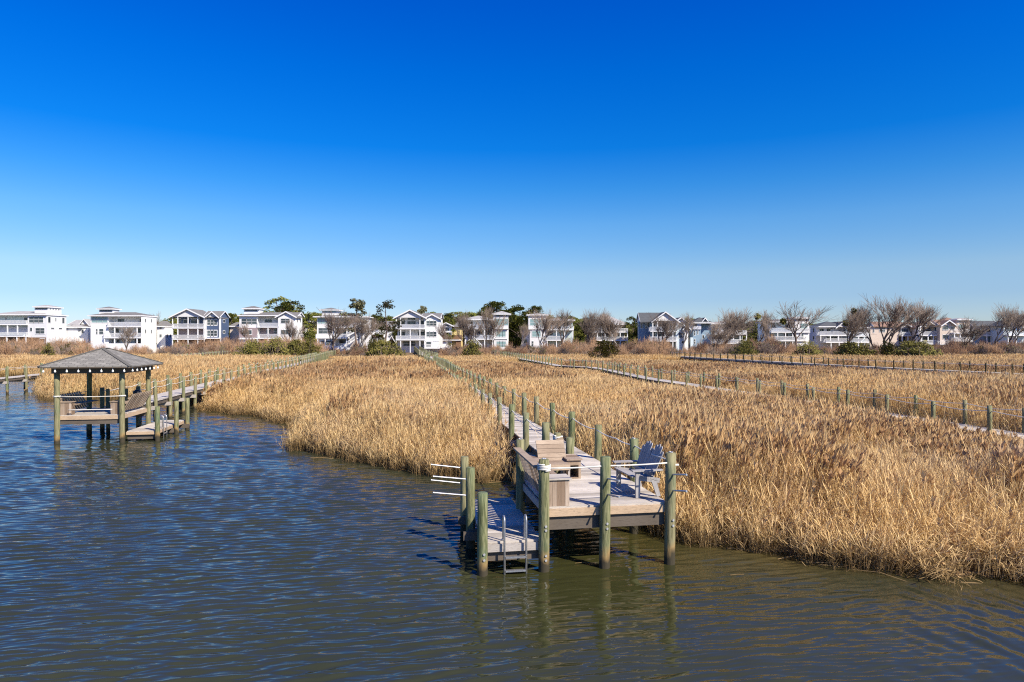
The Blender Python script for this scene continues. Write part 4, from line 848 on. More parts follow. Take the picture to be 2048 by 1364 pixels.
# Tt
h = House(N, 'blue-grey house with dark roof behind tangled dark trees near the right edge', 188, Z7, 1640, 1860)
h.b(1665, 1850, 302, None, 0, 4, 'b').gs(1662, 1855, 302, 266, 0, 4, m='d').w(1672, 1720, 325, 350, 0, 2).w(1770, 1800, 325, 350, 0).dk(1740, 1850, 375, 352, -1.5, 0, (1745, 1800, 1845))
h = House(N, 'grey-blue gabled house cut by the right edge of the photo', 182, Z7, 1880, 2150)
h.b(1895, 2180, 300, None, 0, 5, 'l').gf(1880, 2030, 300, 262, -.4, 5, 'l', m='d').gs(1960, 2190, 300, 262, 1, 6, m='d').w(1920, 1985, 320, 350, 0, 3).dk(1895, 2060, 372, 350, -1.6, 0, (1900, 1960, 2020)).w(2020, 2060, 320, 350, 0)
# ------------------------------------------------------------ bark, bare trees
bk = Mat('grey_brown_bark', .95, .1); bk.col(bk.mix(bk.rnd(), (.20, .155, .13), (.12, .09, .075))); BK = bk.m
bk2 = Mat('pale_bark', .95, .1); bk2.col((.38, .34, .30)); BK2 = bk2.m
bk3 = Mat('twigs', .95, .1); bk3.col(bk3.mix(bk3.rnd(), (.26, .20, .155), (.19, .15, .12))); TW = bk3.m
def bare_tree_mesh(seed, H=10, spread=.55, trunk=.22, lean=0.0, multi=1, twigs=1.0, first=.28):
    rr = random.Random(seed); tr = MB(); tw = MB()
    def grow(p, d, L, r, lv):
        pts = [p]; rad = [r]; nseg = 4 if lv < 2 else 3; q = Vector(p)
        for i in range(nseg):
            d = (d + Vector((rr.gauss(0, .13), rr.gauss(0, .13), rr.gauss(.04, .07)))).normalized(); q = q + d*(L/nseg); pts.append(q.copy()); rad.append(r*(1-.45*(i+1)/nseg))
        (tr if lv < 2 else tw).tube(pts, rad, 6 if lv == 0 else (4 if lv < 3 else 3), cap=False)
        if lv >= 4: return
        nb = {0: 4, 1: 3, 2: 4, 3: 4, 4: 0}[lv]
        for b in range(nb):
            t = rr.uniform(first if lv == 0 else (.4 if lv == 1 else .25), 1.0); i = min(nseg-1, int(t*nseg)); f = t*nseg-i
            bp = pts[i]+(pts[i+1]-pts[i])*f; a = rr.uniform(0, 6.283); sp = spread*rr.uniform(.55, 1.25)
            u = d.orthogonal().normalized(); v = d.cross(u); nd = (d*math.cos(sp)+(u*math.cos(a)+v*math.sin(a))*math.sin(sp)); nd.z += .22; nd.normalize()
            grow(bp, nd, L*rr.uniform(.62, .92), max(rad[i]*.66, .026), lv+1)
        grow(pts[-1], d, L*.68, max(rad[-1]*.95, .026), lv+1)
    for k in range(multi):
        a = rr.uniform(0, 6.28); d = Vector((lean+(.35*math.cos(a) if multi > 1 else 0), .25*math.sin(a) if multi > 1 else 0, 1)).normalized()
        grow(Vector((.25*k-.12*multi, .1*k, -.3)), d, H*.42, trunk*(1 if k == 0 else .75), 0)
    # normalise to height H
    zz = max(v[2] for v in tw.v); s = H/zz
    for mb in (tr, tw): mb.v = [(x*s, y*s, z*s) for x, y, z in mb.v]
    return tr.mesh('trunk', BK), tw.mesh('crown', TW)
BT = {k: bare_tree_mesh(*a) for k, a in {
    'round': (1, 10, .62, .24, 0, 1, 1.0, .7), 'broad': (2, 10, .70, .22, .1, 3, 1.0, .45), 'tall': (3, 10, .52, .28, 0, 2, 1.0, .65), 'lean': (4, 10, .56, .25, .45, 1, 1.0, .6), 'thin': (5, 10, .38, .10, 0.05, 1, .8, .35), 'thin2': (6, 10, .42, .11, -.08, 2, .8, .35), 'flat': (8, 10, .72, .26, -.05, 1, 1.0, .8)}.items()}
def tree(kind, px, pyt, Y, label, wid=1.0, pale=False, name='bare_tree'):
    x = (px-1024)*Y/F; z = float(ground_z([(x, Y)])[0]); h_ = HC-(pyt-HY)*Y/F - z; s = h_/10
    wid = wid*1.15; E = empty(name, (x, Y, z-.1), rs.uniform(-.3, .3), label=label, cat='tree', group='bare winter trees between marsh and houses')
    a, b = BT[kind]; o = put('trunk', a, E, scl=(s*wid, s*wid, s)); put('crown', b, E, scl=(s*wid, s*wid, s))
    if pale: o.data = a.copy(); o.data.materials[0] = BK2
    return E
for t in [('round', 251, 650, 150, 'small round bare tree directly above the gazebo roof, before the white towered house', .9),
 ('thin', 508, 640, 156, 'slim bare tree before the mauve-storeyed house, left of its two', .8), ('thin2', 583, 632, 156, 'slim bare tree before the right gable of the mauve-storeyed house', .7),
 ('tall', 667, 612, 158, 'dark-trunked forked bare tree before the house with the diagonal stair', .95), ('tall', 724, 620, 150, 'pale multi-stemmed bare tree at the foot of the diagonal stair', .75, True),
 ('thin', 902, 640, 155, 'thin pale bare tree just right of the small yellow house', .8, True), ('thin2', 930, 625, 158, 'thin twiggy bare tree before the left deck of the glazed-tower house', .9),
 ('thin', 951, 617, 160, 'straight thin bare tree before the middle of the glazed-tower house', .9), ('thin2', 972, 608, 158, 'thin bare tree touching the glazed tower on its left', .8),
 ('lean', 1036, 640, 152, 'leaning pale bare trunk in front of the round green pine', .5, True), ('tall', 1086, 612, 158, 'bare tree with forked pale trunk before the flat-eaved house', .85, True),
 ('round', 1120, 615, 164, 'twiggy bare tree before the right half of the flat-eaved house', .8), ('broad', 1166, 612, 168, 'wide brown bare tree between the flat-eaved house and the cream house', .7),
 ('thin2', 1205, 620, 160, 'bare tree before the left end of the cream house', .9), ('thin', 1236, 618, 156, 'pale-trunked bare tree before the right end of the cream house', 1.0, True),
 ('tall', 1326, 622, 152, 'dark bare tree in front of the big gable of the blue house', .8), ('round', 1362, 622, 165, 'pale bare tree beside the right gable of the blue house', .75, True),
 ('broad', 1440, 610, 156, 'very broad dense bare tree hiding the slate blue house', .95), ('thin2', 1424, 640, 150, 'smaller bare tree under the very broad one', 1.1),
 ('round', 1511, 617, 172, 'bare tree with one dark clump standing against the sky', .9), ('thin', 1538, 632, 158, 'thin dark snag left of the light blue corner-tower house', .5),
 ('flat', 1594, 599, 160, 'flat-crowned bare tree rising over the light blue corner-tower house', 1.15), ('broad', 1688, 603, 160, 'bare tree with two dark clumps in its crown', .72),
 ('tall', 1778, 584, 158, 'tallest bare tree, dark spreading limbs over the beige houses', .95), ('lean', 1752, 600, 162, 'dark leaning bare tree close left of the tallest one', -.6),
 ('tall', 1835, 590, 160, 'second tallest bare tree, several upright stems', .9), ('thin2', 1918, 630, 156, 'low dark bare tree before the beige tower', 1.3),
 ('lean', 1978, 607, 156, 'dark bare tree leaning right near the right edge', .75), ('tall', 2027, 603, 160, 'bare tree at the very right edge of the photo', .8),
 ('thin', 333, 620, 200, 'thin bare treetop behind the left shoulder of the navy house', .8)]:
    tree(*t)
# ------------------------------------------------------------ needles and leaves
def leafm(name, a, b, tr=.25):
    m = Mat(name, .8, .15); pn = m.noise(m.pos(), .8, 2); m.col(m.mix(m.isl(), a, b)); 
    m.b.inputs['Transmission Weight'].default_value = 0; return m.m
PN = leafm('pine_needles', (.08, .105, .02), (.20, .19, .035)); PD = leafm('dark_needles', (.09, .10, .045), (.18, .16, .085)); SHB = leafm('evergreen_leaves', (.08, .085, .02), (.21, .175, .045))
SHR_B = leafm('brown_twigs', (.44, .27, .145), (.28, .175, .115))
def tufts(m, c, rad, n, size, rr, flat=.8):
    for _ in range(n):
        while True:
            v = Vector((rr.uniform(-1, 1), rr.uniform(-1, 1), rr.uniform(-1, 1)))
            if v.length < 1: break
        p = Vector(c)+Vector((v.x*rad, v.y*rad, v.z*rad*flat)); s = size*rr.uniform(.6, 1.3)
        a = Vector((rr.gauss(0, 1), rr.gauss(0, 1), rr.gauss(0, 1))).normalized(); b = a.orthogonal().normalized()*.5; 
        m.add([p-a*s-b*s*.4, p-a*s*.2+b*s, p+a*s, p+a*s*.1-b*s], [(0, 1, 2, 3)])
def pine_mesh(seed, H=10, kind='cloud'):
    rr = random.Random(seed); tr = MB(); lf = MB()
    pts = [Vector((0, 0, -.3))]; 
    for i in range(6): pts.append(pts[-1]+Vector((rr.uniform(-.2, .2), rr.uniform(-.2, .2), H*.155)))
    tr.tube(pts, [.20*(1-.13*i) for i in range(7)], 7)
    n = {'cloud': 46, 'dense': 70, 'sparse': 26}[kind]
    for k in range(n):
        t = rr.uniform(.42 if kind != 'dense' else .12, 1.0); base = pts[min(5, int(t*6))]; z = H*t*.93
        prof = {'cloud': .36*math.sin(math.pi*min(1, (t-.36)/.66))**.7, 'dense': .36*math.sin(math.pi*(.12+t*.86))**.6, 'sparse': .26*math.sin(math.pi*min(1, (t-.36)/.66))**.7}[kind]*H
        a = rr.uniform(0, 6.283); r_ = prof*rr.uniform(.35, 1.0); c = Vector((base.x+math.cos(a)*r_, base.y+math.sin(a)*r_, z+rr.uniform(-.3, .3)))
        tr.tube([Vector((base.x, base.y, z-.7*r_*.6)), (Vector((base.x, base.y, z))+c)/2-Vector((0, 0, .15)), c], [.06, .04, .02], 4, cap=False)
        rad = H*rr.uniform(.055, .10)*(1.1 if kind == 'dense' else .9)
        tufts(lf, c, rad, int(90*(1.3 if kind == 'dense' else .8)), .19, rr, .6)
    return tr.mesh('trunk', BK), lf.mesh('crown', PD if kind == 'sparse' else PN)
PM = {'cloud': pine_mesh(21), 'cloud2': pine_mesh(22), 'dense': pine_mesh(23, kind='dense'), 'dense2': pine_mesh(24, kind='dense'), 'sparse': pine_mesh(25, kind='sparse'), 'sparse2': pine_mesh(26, kind='sparse')}
for kind, px, pyt, Y, wid, label in [('cloud', 556, 592, 215, 1.25, 'tall spreading pine rising behind the mauve-storeyed house, left of its pair'), ('cloud2', 582, 597, 212, 1.15, 'tall olive pine rising behind the mauve-storeyed house, right of its pair'),
 ('sparse', 712, 594, 172, 1.1, 'dark tufted pine behind the diagonal stair'), ('sparse2', 772, 598, 158, 1.1, 'tall thin pine with grey lacy crown left of the central white house'), ('sparse', 845, 609, 230, .75, 'small pine crown showing just above the central white house roof'),
 ('dense', 996, 601, 196, 1.25, 'big round green pine beside the glazed-tower house, left half of its mass'), ('dense2', 1032, 607, 194, 1.3, 'big round green pine beside the glazed-tower house, right half of its mass'), ('dense', 1075, 610, 205, .9, 'green pine behind the right shoulder of the big round pines'),
 ('cloud', 1265, 632, 190, .9, 'small green pine standing between the cream house and the blue house'), ('cloud2', 1378, 632, 200, .8, 'dark green pine behind the right side of the blue house'), ('dense', 343, 632, 196, .8, 'green pine squeezed between the tall white house and the navy house'),
 ('dense2', 330, 636, 205, .8, 'green treetop behind the low wing of the tall white house'), ('dense', 465, 625, 205, .8, 'green pine between the navy house and the mauve-storeyed house'), ('dense2', 622, 622, 205, .9, 'green pine behind the small yellow house'),
 ('dense', 752, 630, 206, .8, 'green pine behind the small white gabled house'), ('cloud', 1296, 628, 206, .5, 'pine tip above the left roof of the blue house')]:
    x = (px-1024)*Y/F; z = 1.5; s = (HC-(pyt-HY)*Y/F - z)/9.9; E = empty('pine_tree', (x, Y, z), rs.uniform(0, 6), label=label, cat='tree', group='pines among the houses')
    a, b = PM[kind]; put('trunk', a, E, scl=(s*wid, s*wid, s)); put('crown', b, E, scl=(s*wid, s*wid, s))
nest = MB(); tufts(nest, (0, 0, 0), .45, 160, .16, random.Random(9), .9); nme = nest.mesh('nest', SHB)
for i, (px, py, lb) in enumerate([(1515, 633, 'dark leafy clump in the lone bare tree against the sky'), (1692, 646, 'lower left dark leafy clump in the bare tree with two'), (1708, 622, 'upper dark leafy clump in the bare tree with two'), (1566, 643, 'dark leafy clump low in the flat-crowned bare tree')]):
    Y = 158; put('mistletoe_clump', nme, None, ((px-1024)*Y/F, Y, HC-(py-HY)*Y/F), (i, i*2, 0), (1.6, 1.6, 1.8), label=lb, cat='plant')
# ------------------------------------------------------------ scatter
def scatter(name, label, cat, pts, rots, scls, idx, protos, kind='stuff'):
    col = bpy.data.collections.new(name + '_sources')
    for i, me in enumerate(protos): col.objects.link(bpy.data.objects.new('%s_source_%02d' % (name, i), me))
    me = bpy.data.meshes.new(name); n = len(pts); me.vertices.add(n); me.vertices.foreach_set('co', np.asarray(pts, np.float32).ravel())
    for nm, typ, dat in (('rot', 'FLOAT_VECTOR', rots), ('scl', 'FLOAT_VECTOR', scls)):
        at_ = me.attributes.new(nm, typ, 'POINT'); at_.data.foreach_set('vector', np.asarray(dat, np.float32).ravel())
    at_ = me.attributes.new('idx', 'INT', 'POINT'); at_.data.foreach_set('value', np.asarray(idx, np.int32))
    o = put(name, me, label=label, cat=cat, kind=kind)
    g = bpy.data.node_groups.new(name, 'GeometryNodeTree'); g.interface.new_socket('Geometry', in_out='INPUT', socket_type='NodeSocketGeometry'); g.interface.new_socket('Geometry', in_out='OUTPUT', socket_type='NodeSocketGeometry')
    N_ = g.nodes.new; gi = N_('NodeGroupInput'); go = N_('NodeGroupOutput'); ip = N_('GeometryNodeInstanceOnPoints'); ci = N_('GeometryNodeCollectionInfo')
    ci.inputs['Collection'].default_value = col; ci.inputs['Separate Children'].default_value = True; ci.inputs['Reset Children'].default_value = True
    def na(nm, t):
        a = N_('GeometryNodeInputNamedAttribute'); a.data_type = t; a.inputs[0].default_value = nm; return a.outputs[0]
    e2r = N_('FunctionNodeEulerToRotation'); L = g.links.new
    L(gi.outputs[0], ip.inputs['Points']); L(ci.outputs[0], ip.inputs['Instance']); ip.inputs['Pick Instance'].default_value = True
    L(na('idx', 'INT'), ip.inputs['Instance Index']); L(na('rot', 'FLOAT_VECTOR'), e2r.inputs[0]); L(e2r.outputs[0], ip.inputs['Rotation']); L(na('scl', 'FLOAT_VECTOR'), ip.inputs['Scale']); L(ip.outputs[0], go.inputs[0])
    md = o.modifiers.new('scatter', 'NODES'); md.node_group = g; return o
# reeds
def reedm(name, a, b, c):
    m = Mat(name, .75, .2); n = m.noise(m.pos(), .09, 3, .6); n2 = m.noise(m.pos(), .5, 2)
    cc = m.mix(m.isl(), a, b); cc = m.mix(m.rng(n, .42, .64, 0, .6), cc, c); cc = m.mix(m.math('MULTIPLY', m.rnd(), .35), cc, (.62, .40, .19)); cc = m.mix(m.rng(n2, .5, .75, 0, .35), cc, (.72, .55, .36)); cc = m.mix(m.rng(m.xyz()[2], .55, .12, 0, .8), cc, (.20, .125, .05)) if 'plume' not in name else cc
    m.col(cc)
    t = m.t; tr = t.nodes.new('ShaderNodeBsdfTranslucent'); t.links.new(cc, tr.inputs[0]); mx = t.nodes.new('ShaderNodeMixShader'); mx.inputs[0].default_value = .22
    t.links.new(m.b.outputs[0], mx.inputs[1]); t.links.new(tr.outputs[0], mx.inputs[2]); t.links.new(mx.outputs[0], t.nodes['Material Output'].inputs[0]); return m.m
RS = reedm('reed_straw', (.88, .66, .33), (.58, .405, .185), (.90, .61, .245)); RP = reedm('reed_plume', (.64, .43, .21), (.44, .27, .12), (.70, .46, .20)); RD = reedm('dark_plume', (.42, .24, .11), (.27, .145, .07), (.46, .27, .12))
def reed_clump(seed, rad, ns, H, thick, plume=.25, leaves=4, leafw=.016, plen=.26, messy=0.0, dark=False):
    rr = random.Random(seed); m = MB()
    for _ in range(ns):
        a = rr.uniform(0, 6.283); r_ = rad*math.sqrt(rr.random()); x, y = r_*math.cos(a), r_*math.sin(a); h_ = H*rr.uniform(.55, 1.04)
        if messy and rr.random() < messy: h_ *= rr.uniform(.3, .7)
        lx, ly = rr.gauss(.04, .06), rr.gauss(0, .06)
        if rr.random() < .08 + messy*.5: lx *= 4; ly *= 4
        p0 = Vector((x, y, -.05)); p1 = Vector((x+lx*h_*.45, y+ly*h_*.45, h_*.55)); p2 = Vector((x+lx*h_*1.2, y+ly*h_*1.2, h_))
        f = rr.uniform(0, 3.14); s = Vector((math.cos(f), math.sin(f), 0))*thick; u = Vector((-math.sin(f), math.cos(f), 0))*thick
        m.add([p0-s, p0+s, p1+s*.8, p1-s*.8, p2+s*.45, p2-s*.45], [(0,1,2,3),(3,2,4,5)]); m.add([p0-u, p0+u, p1+u*.8, p1-u*.8], [(0,1,2,3)])
        for k in range(leaves):
            t = rr.uniform(.15, .97); b = p0+(p2-p0)*t; a2 = rr.uniform(0, 6.283); L = rr.uniform(.12, .34)*(H/1.8); d = Vector((math.cos(a2), math.sin(a2), 0)); w = Vector((-d.y, d.x, rr.uniform(-.6, .6)))*leafw*rr.uniform(.6, 1.3)
            up = rr.uniform(.8, 3.0); m1 = b+d*L*.5+Vector((0, 0, L*.5*up)); m2 = b+d*L*.8+Vector((0, 0, L*(up*.85-rr.uniform(.0, .5))))
            m.add([b-w*.5, b+w*.5, m1+w, m1-w, m2], [(0,1,2,3),(3,2,4)])
        if rr.random() < plume:
            for k in range(9):
                d = Vector((rr.gauss(.32, .22), rr.gauss(0, .22), 1)).normalized()*plen*rr.uniform(.6, 1.1); w = Vector((rr.gauss(0, 1), rr.gauss(0, 1), 0)).normalized()*plen*.11
                b = p2+Vector((0, 0, rr.uniform(-.12, .06)*1)); m.add([b-w*.2, b+d*.45-w, b+d, b+d*.5+w], [(0,1,2,3)], 1)
    return m.mesh('reed_clump', [RS, RD if dark else RP])
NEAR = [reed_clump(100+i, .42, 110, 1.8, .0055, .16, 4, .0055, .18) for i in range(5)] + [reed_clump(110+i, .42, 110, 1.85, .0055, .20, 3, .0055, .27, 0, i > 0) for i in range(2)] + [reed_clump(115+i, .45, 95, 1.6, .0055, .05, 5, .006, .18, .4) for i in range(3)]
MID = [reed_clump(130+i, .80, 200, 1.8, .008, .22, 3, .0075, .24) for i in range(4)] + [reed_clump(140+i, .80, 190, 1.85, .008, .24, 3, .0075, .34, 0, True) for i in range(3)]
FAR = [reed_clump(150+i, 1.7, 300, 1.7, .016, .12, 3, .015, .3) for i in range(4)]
WALKS = [(W_MAIN, .62), (W_LEFT, .70), (W_R1, .50), (W_R2, .5), (W_FAR, .55)]
rng = np.random.default_rng(4)
def field(y0, y1, step, rad, protos, tag_):
    xs = np.arange(-y1*.95-6, y1*.95+8, step); ysv = np.arange(y0, y1, step); X, Y = np.meshgrid(xs, ysv); Pn = np.stack([X.ravel(), Y.ravel()], 1)
    Pn = Pn + rng.uniform(-.5, .5, Pn.shape)*step; k = (np.abs(Pn[:,0]) < Pn[:,1]*.86+7) & (Pn[:,1] >= y0-.3) & (Pn[:,1] < y1); Pn = Pn[k]
    sd_ = sdist(Pn); k = sd_ > -.12; Pn, sd_ = Pn[k], sd_[k]
    for wk, cl in WALKS:
        d = seg_dist(Pn, wk); k = d > cl + rad*.55; Pn, sd_ = Pn[k], sd_[k]
    # the main dock itself
    c, s = math.cos(TH), math.sin(TH); du, dv = Pn[:,0]-.57, Pn[:,1]-12.17; u = du*c+dv*s; v = -du*s+dv*c
    k = ~((u > -1.9) & (u < 2.9) & (v < 3.8)); k &= ~((u > .55) & (u < 1.3) & (v < 9.0)); Pn, sd_ = Pn[k], sd_[k]
    x, y = Pn.T; n1 = vnoise(Pn, .11, 1); n2 = vnoise(Pn, .45, 2)
    H_ = .93 + (n1-.5)*.34 + (n2-.5)*.16
    H_ *= np.where((x > 6) & (y > 38) & (y < 100), .77, 1)
    def cap(H_, wk, mult, y0_, y1_, camside, base=.98):
        wy = np.array([p[1] for p in wk]); wx = np.array([p[0] for p in wk]); lx = np.interp(y, wy, wx); d = seg_dist(Pn, wk)
        ok = (y > y0_) & (y < y1_) & ((x < lx) if camside < 0 else (x > lx)); lim = (base+mult*3.0*d/np.maximum(y, 1))/1.95*(.90+.2*n2)
        return np.where(ok, np.minimum(H_, lim), H_)
    H_ = cap(H_, W_R1, 1.5, 17, 112, -1, np.where((y > 24) & (y < 36), .98, .78)); H_ = cap(H_, W_R2, 1.5, 40, 130, -1, .42); H_ = cap(H_, W_LEFT, 4, 30, 190, 1, .72); H_ = cap(H_, W_MAIN, 5, 58, 190, 1, .75); H_ = cap(H_, W_MAIN, 7, 58, 190, -1, 1.05)
    H_ *= np.clip(.55+sd_*.5, .55, 1); keep = rng.random(len(x)) < np.clip(1.12 - np.where(n2 < .12, .4, 0), 0, 1); keep &= (H_ > .2)
    keep &= ~((y > 118) & (rng.random(len(x)) < (y-118)/30)); H_ = np.where(y > 100, H_*np.clip(1-(y-100)/90, .6, 1), H_)
    # trodden gap under the far creek crossing
    Pn, sd_, H_, n1, n2 = Pn[keep], sd_[keep], H_[keep], n1[keep], n2[keep]; x, y = Pn.T; n = len(x)
    z = ground_z(Pn)-.05; tilt = np.where(sd_ < 1.0, .09, .035); mess = (x > 7) & (y < 19) & (n2 > .45)
    lod = (x > 7.2) & (y < 17.2) & (vnoise(Pn, .40, 7) > .45); tilt = np.where(lod, .42, tilt); mess = mess | lod; H_ = np.where(lod, H_*.82, H_)
    rot = np.stack([rng.normal(0, 1, n)*tilt, rng.normal(0, 1, n)*tilt, rng.uniform(-.9, .9, n)], 1)
    sx = rng.uniform(.9, 1.15, n); scl = np.stack([sx, sx, H_*rng.uniform(.92, 1.08, n)], 1)
    pl = vnoise(Pn, .13, 9)
    if tag_ == 'n': idx = np.where((sd_ < 1.2) | mess, rng.integers(7, 10, n), np.where((pl > .60), rng.integers(4, 7, n), rng.integers(0, 5, n)))
    elif tag_ == 'm': idx = np.where(pl+.10*(y < 72) > .60, rng.integers(4, 7, n), rng.integers(0, 4, n))
    else: idx = rng.integers(0, len(protos), n)
    print('reeds', tag_, n); return np.column_stack([x, y, z]), rot, scl, idx
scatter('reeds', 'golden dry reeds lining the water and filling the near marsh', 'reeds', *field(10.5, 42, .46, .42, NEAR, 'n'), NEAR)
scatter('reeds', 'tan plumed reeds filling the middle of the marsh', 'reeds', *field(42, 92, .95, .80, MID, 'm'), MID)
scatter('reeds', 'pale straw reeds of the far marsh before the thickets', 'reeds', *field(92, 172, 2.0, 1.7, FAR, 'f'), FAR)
# ------------------------------------------------------------ thickets and shrubs
def bush_mesh(seed, H, rad, mat, leafy, n=150):
    rr = random.Random(seed); m = MB()
    for _ in range(n):
        a = rr.uniform(0, 6.283); el = rr.uniform(.15, 1.45); L = H*rr.uniform(.5, 1.0); d = Vector((math.cos(a)*math.cos(el)*rad/H*1.2, math.sin(a)*math.cos(el)*rad/H*1.2, math.sin(el)))
        b = Vector((rr.uniform(-.3, .3)*rad, rr.uniform(-.3, .3)*rad, -.2)); p = b+d*L*.55; q = b+d*L+Vector((0, 0, L*.12))
        m.tube([b, p, q], [.035, .022, .014], 3, cap=False)
        for _k in range(5):
            t = rr.uniform(.35, 1); c = b+(q-b)*t; e = c+Vector((rr.gauss(0, .25), rr.gauss(0, .25), rr.uniform(.1, .5)))*H*.3; m.tube([c, e], [.016, .010], 3, cap=False)
    if leafy:
        for _ in range(int(leafy)):
            a = rr.uniform(0, 6.283); el = rr.uniform(-.1, 1.5); r_ = rr.uniform(.45, 1.12); c = (math.cos(a)*math.cos(el)*rad*r_, math.sin(a)*math.cos(el)*rad*r_, max(.25, H*.92*math.sin(el)*r_)); tufts(m, c, .42, 26, .13, rr)
            m.m[-26:] = [1]*26
    return m.mesh('bush', [TW if mat is None else mat, SHB])
BUSH = [bush_mesh(200, 3.2, 1.8, SHR_B, 0), bush_mesh(201, 2.6, 2.0, None, 0), bush_mesh(202, 3.8, 1.5, SHR_B, 0, 110), bush_mesh(203, 2.8, 1.8, None, 10), bush_mesh(204, 2.4, 1.9, SHR_B, 0, 170)]
pts = []; rot = []; scl = []; idx = []; rq = random.Random(77)
dens = [(-60, 175, 1.0, 1.0), (175, 350, .35, .7), (350, 480, .9, 1.0), (480, 640, 1.0, 1.05), (640, 700, .35, .7), (700, 740, .6, 1.0), (740, 800, .6, .8), (800, 880, .12, .5), (880, 1010, .8, .85), (1010, 1120, .9, .95), (1120, 1190, 1.0, 1.35), (1190, 1260, .9, .95), (1260, 1340, 1.1, 1.35), (1340, 1380, .4, .8), (1380, 1500, 1.1, 1.1), (1500, 1560, 1.1, 1.35), (1560, 1640, .9, .85), (1640, 1900, .9, .8), (1900, 2110, 1.1, 1.15)]
for (a, b, dn, hh) in dens:
    for _ in range(int((b-a)*dn*.95)):
        px = rq.uniform(a, b); Y = rq.uniform(140, 172)
        if 800 < px < 880: Y = rq.uniform(150, 172)
        x = (px-1024)*Y/F
        if seg_dist(np.array([[x, Y]]), W_MAIN)[0] < 2.2: continue
        pts.append((x, Y, float(ground_z([(x, Y)])[0]))); rot.append((0, 0, rq.uniform(0, 6))); s = hh*rq.uniform(.28, .85)*(1.45 if px < 640 else (1.2 if px > 1380 else 1.1)); scl.append((s, s, s)); idx.append(rq.choice([0, 0, 1, 1, 2, 3, 4]))
scatter('thicket', 'brown twiggy thicket along the foot of the houses', 'thicket', pts, rot, scl, idx, BUSH)
GB = [bush_mesh(210+i, 3.0, 2.0, None, 130, 30) for i in range(3)]
for i, (px, py, w, Y, lb) in enumerate([(506, 686, 22, 142, 'low olive shrub at the marsh edge, left of the row before the mauve-storeyed house'), (550, 680, 26, 136, 'big dark green shrub at the marsh edge before the mauve-storeyed house'), (590, 683, 18, 142, 'green shrub in the middle of the row below the small yellow house'), (616, 683, 18, 143, 'rounded green shrub just left of the boardwalk end'),
  (744, 682, 16, 138, 'dark green shrub beside the pale multi-stemmed tree'), (765, 684, 18, 136, 'olive shrub left of the tall thin pine'), (792, 690, 18, 132, 'low green shrub left of the central boardwalk'), (946, 684, 14, 150, 'green shrub before the steps of the glazed-tower house'), (1211, 684, 30, 146, 'dark low shrub before the cream house'),
  (1492, 684, 18, 142, 'green shrub under the edge of the broad bare tree'), (1615, 687, 22, 142, 'green shrub before the light blue corner-tower house'), (1697, 688, 24, 134, 'bright olive shrub at the marsh edge, leftmost of the right-hand row'), (1724, 692, 18, 134, 'small olive shrub close right of the bright olive one'), (1775, 688, 26, 134, 'wide olive shrub under the tallest bare tree'), (1822, 686, 24, 130, 'dark green shrub left of the biggest shrub of the right-hand row'), (1850, 687, 26, 130, 'biggest dark green shrub at the right end of the row'), (66+30, 690, 12, 150, 'small green shrub before the leftmost house')]):
    Y -= 12; x = (px-1024)*Y/F; z = float(ground_z([(x, Y)])[0]); hgt = HC-(py-1-HY)*Y/F - z; wd = w*Y/F*.95; hgt *= 1.1
    put('shrub', GB[i % 3], None, (x, Y, z), (0, 0, i*1.3), (wd/2.0*1.7, wd/2.0, max(.5, hgt/3.1)), label=lb, cat='shrub', group='green shrubs at the marsh edge')
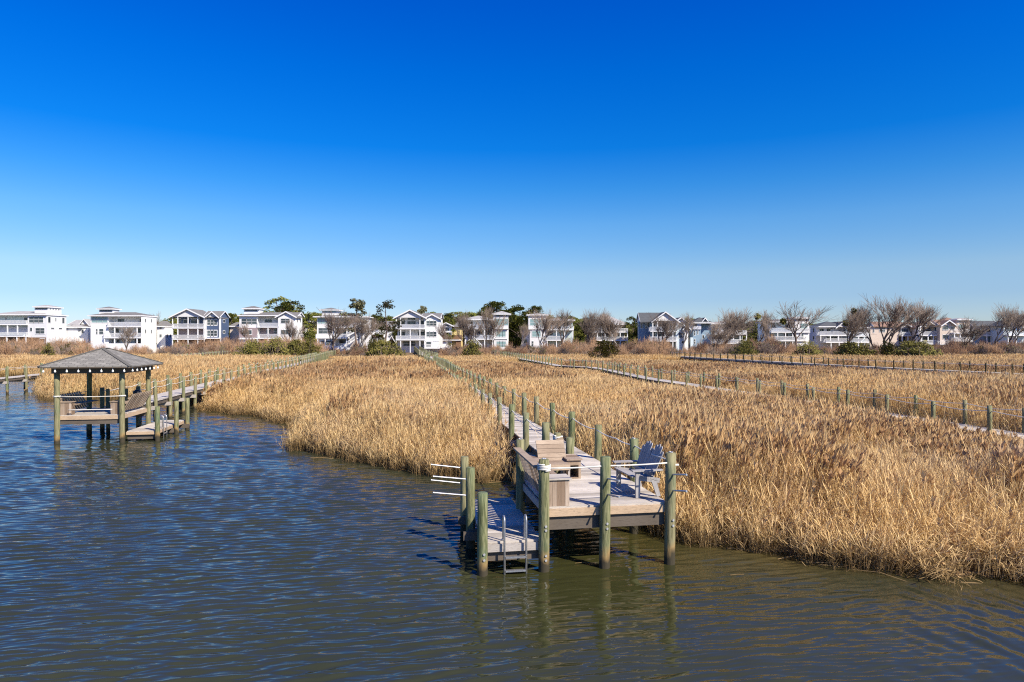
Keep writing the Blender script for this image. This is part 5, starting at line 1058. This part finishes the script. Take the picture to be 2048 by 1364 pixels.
# woods behind the houses
WOOD = [pine_mesh(31, kind='dense'), pine_mesh(32, kind='dense'), pine_mesh(33, kind='cloud')]
WM = []
for a, b in WOOD:
    q = MB()
    for me, mi in ((a, 0), (b, 1)): q.add([v.co for v in me.vertices], [tuple(p.vertices) for p in me.polygons], mi)
    WM.append(q.mesh('wood', [BK, PN]))
pts = []; rot = []; scl = []; idx = []
top = [(-100, 672), (120, 660), (140, 650), (200, 660), (330, 645), (440, 640), (480, 628), (600, 628), (640, 630), (740, 632), (790, 636), (880, 628), (920, 628), (980, 630), (1060, 632), (1130, 636), (1180, 640), (1280, 650), (1400, 650), (1500, 642), (1560, 646), (1700, 652), (1900, 650), (2150, 655)]
for _ in range(620):
    px = rq.uniform(-80, 2140); Y = rq.uniform(225, 290); x = (px-1024)*Y/F; ty = np.interp(px, [t[0] for t in top], [t[1] for t in top]); hgt = (HC-(ty-HY)*Y/F-1.5)*rq.uniform(.85, 1.12)
    s = hgt/10; pts.append((x, Y, 1.5)); rot.append((0, 0, rq.uniform(0, 6))); scl.append((s*1.1, s*1.1, s)); idx.append(rq.choice([0, 1, 1, 2]))
scatter('pine_woods', 'dark green pine woods behind the row of houses', 'woods', pts, rot, scl, idx, WM)
# ------------------------------------------------------------ loose reeds by the water
rr = random.Random(12)
for i, (px, py, lb) in enumerate([(622, 888, 'lone pale tuft of grass in the water off the left reed bed'), (104, 800, 'small islet of reeds behind the gazebo, left of its posts'), (968, 966, 'reed tuft standing in the water left of the front dock'), (1036, 985, 'thin seed-headed stalks behind the swim platform')]):
    x, y = at(px, py); put('reed_tuft', NEAR[7+i % 3], None, (x, y, -.05), (0, 0, i), [(.45, .45, .5), (1.3, 1.3, .45), (.4, .4, .35), (.25, .25, .55)][i], label=lb, cat='reeds')
m = MB()
for _ in range(16):
    t = rr.random(); px = 1380+t*640; py = np.interp(px, [1380, 1500, 1700, 1900, 2048], [1082, 1100, 1130, 1150, 1158])+abs(rr.gauss(0, 9)); x, y = at(px, py); a = rr.uniform(-.9, .5); L = rr.uniform(.1, .9)
    m.tube([(x, y, .012), (x+math.cos(a)*L/2, y+math.sin(a)*L/2, .02+rr.uniform(0, .05)), (x+math.cos(a)*L, y+math.sin(a)*L, .005)], .006, 3)
for _ in range(12):
    px = rr.uniform(610, 1000); py = np.interp(px, [610, 765, 900, 1000], [904, 934, 952, 965])+abs(rr.gauss(0, 5)); x, y = at(px, py); a = rr.uniform(-.6, .6); L = rr.uniform(.2, 1.1)
    m.tube([(x, y, .012), (x+math.cos(a)*L/2, y+math.sin(a)*L/2, .03), (x+math.cos(a)*L, y+math.sin(a)*L, .005)], .008, 3)
for px, py in ((1150, 1128), (1460, 1152), (700, 990)):
    x, y = at(px, py); m.tube([(x, y, .015), (x+.14, y+.03, .02), (x+.26, y+.05, .012)], .004, 4)
m.build('fallen_reeds', RS, label='broken reed stalks floating along the edge of the reed beds', cat='reeds', kind='stuff')
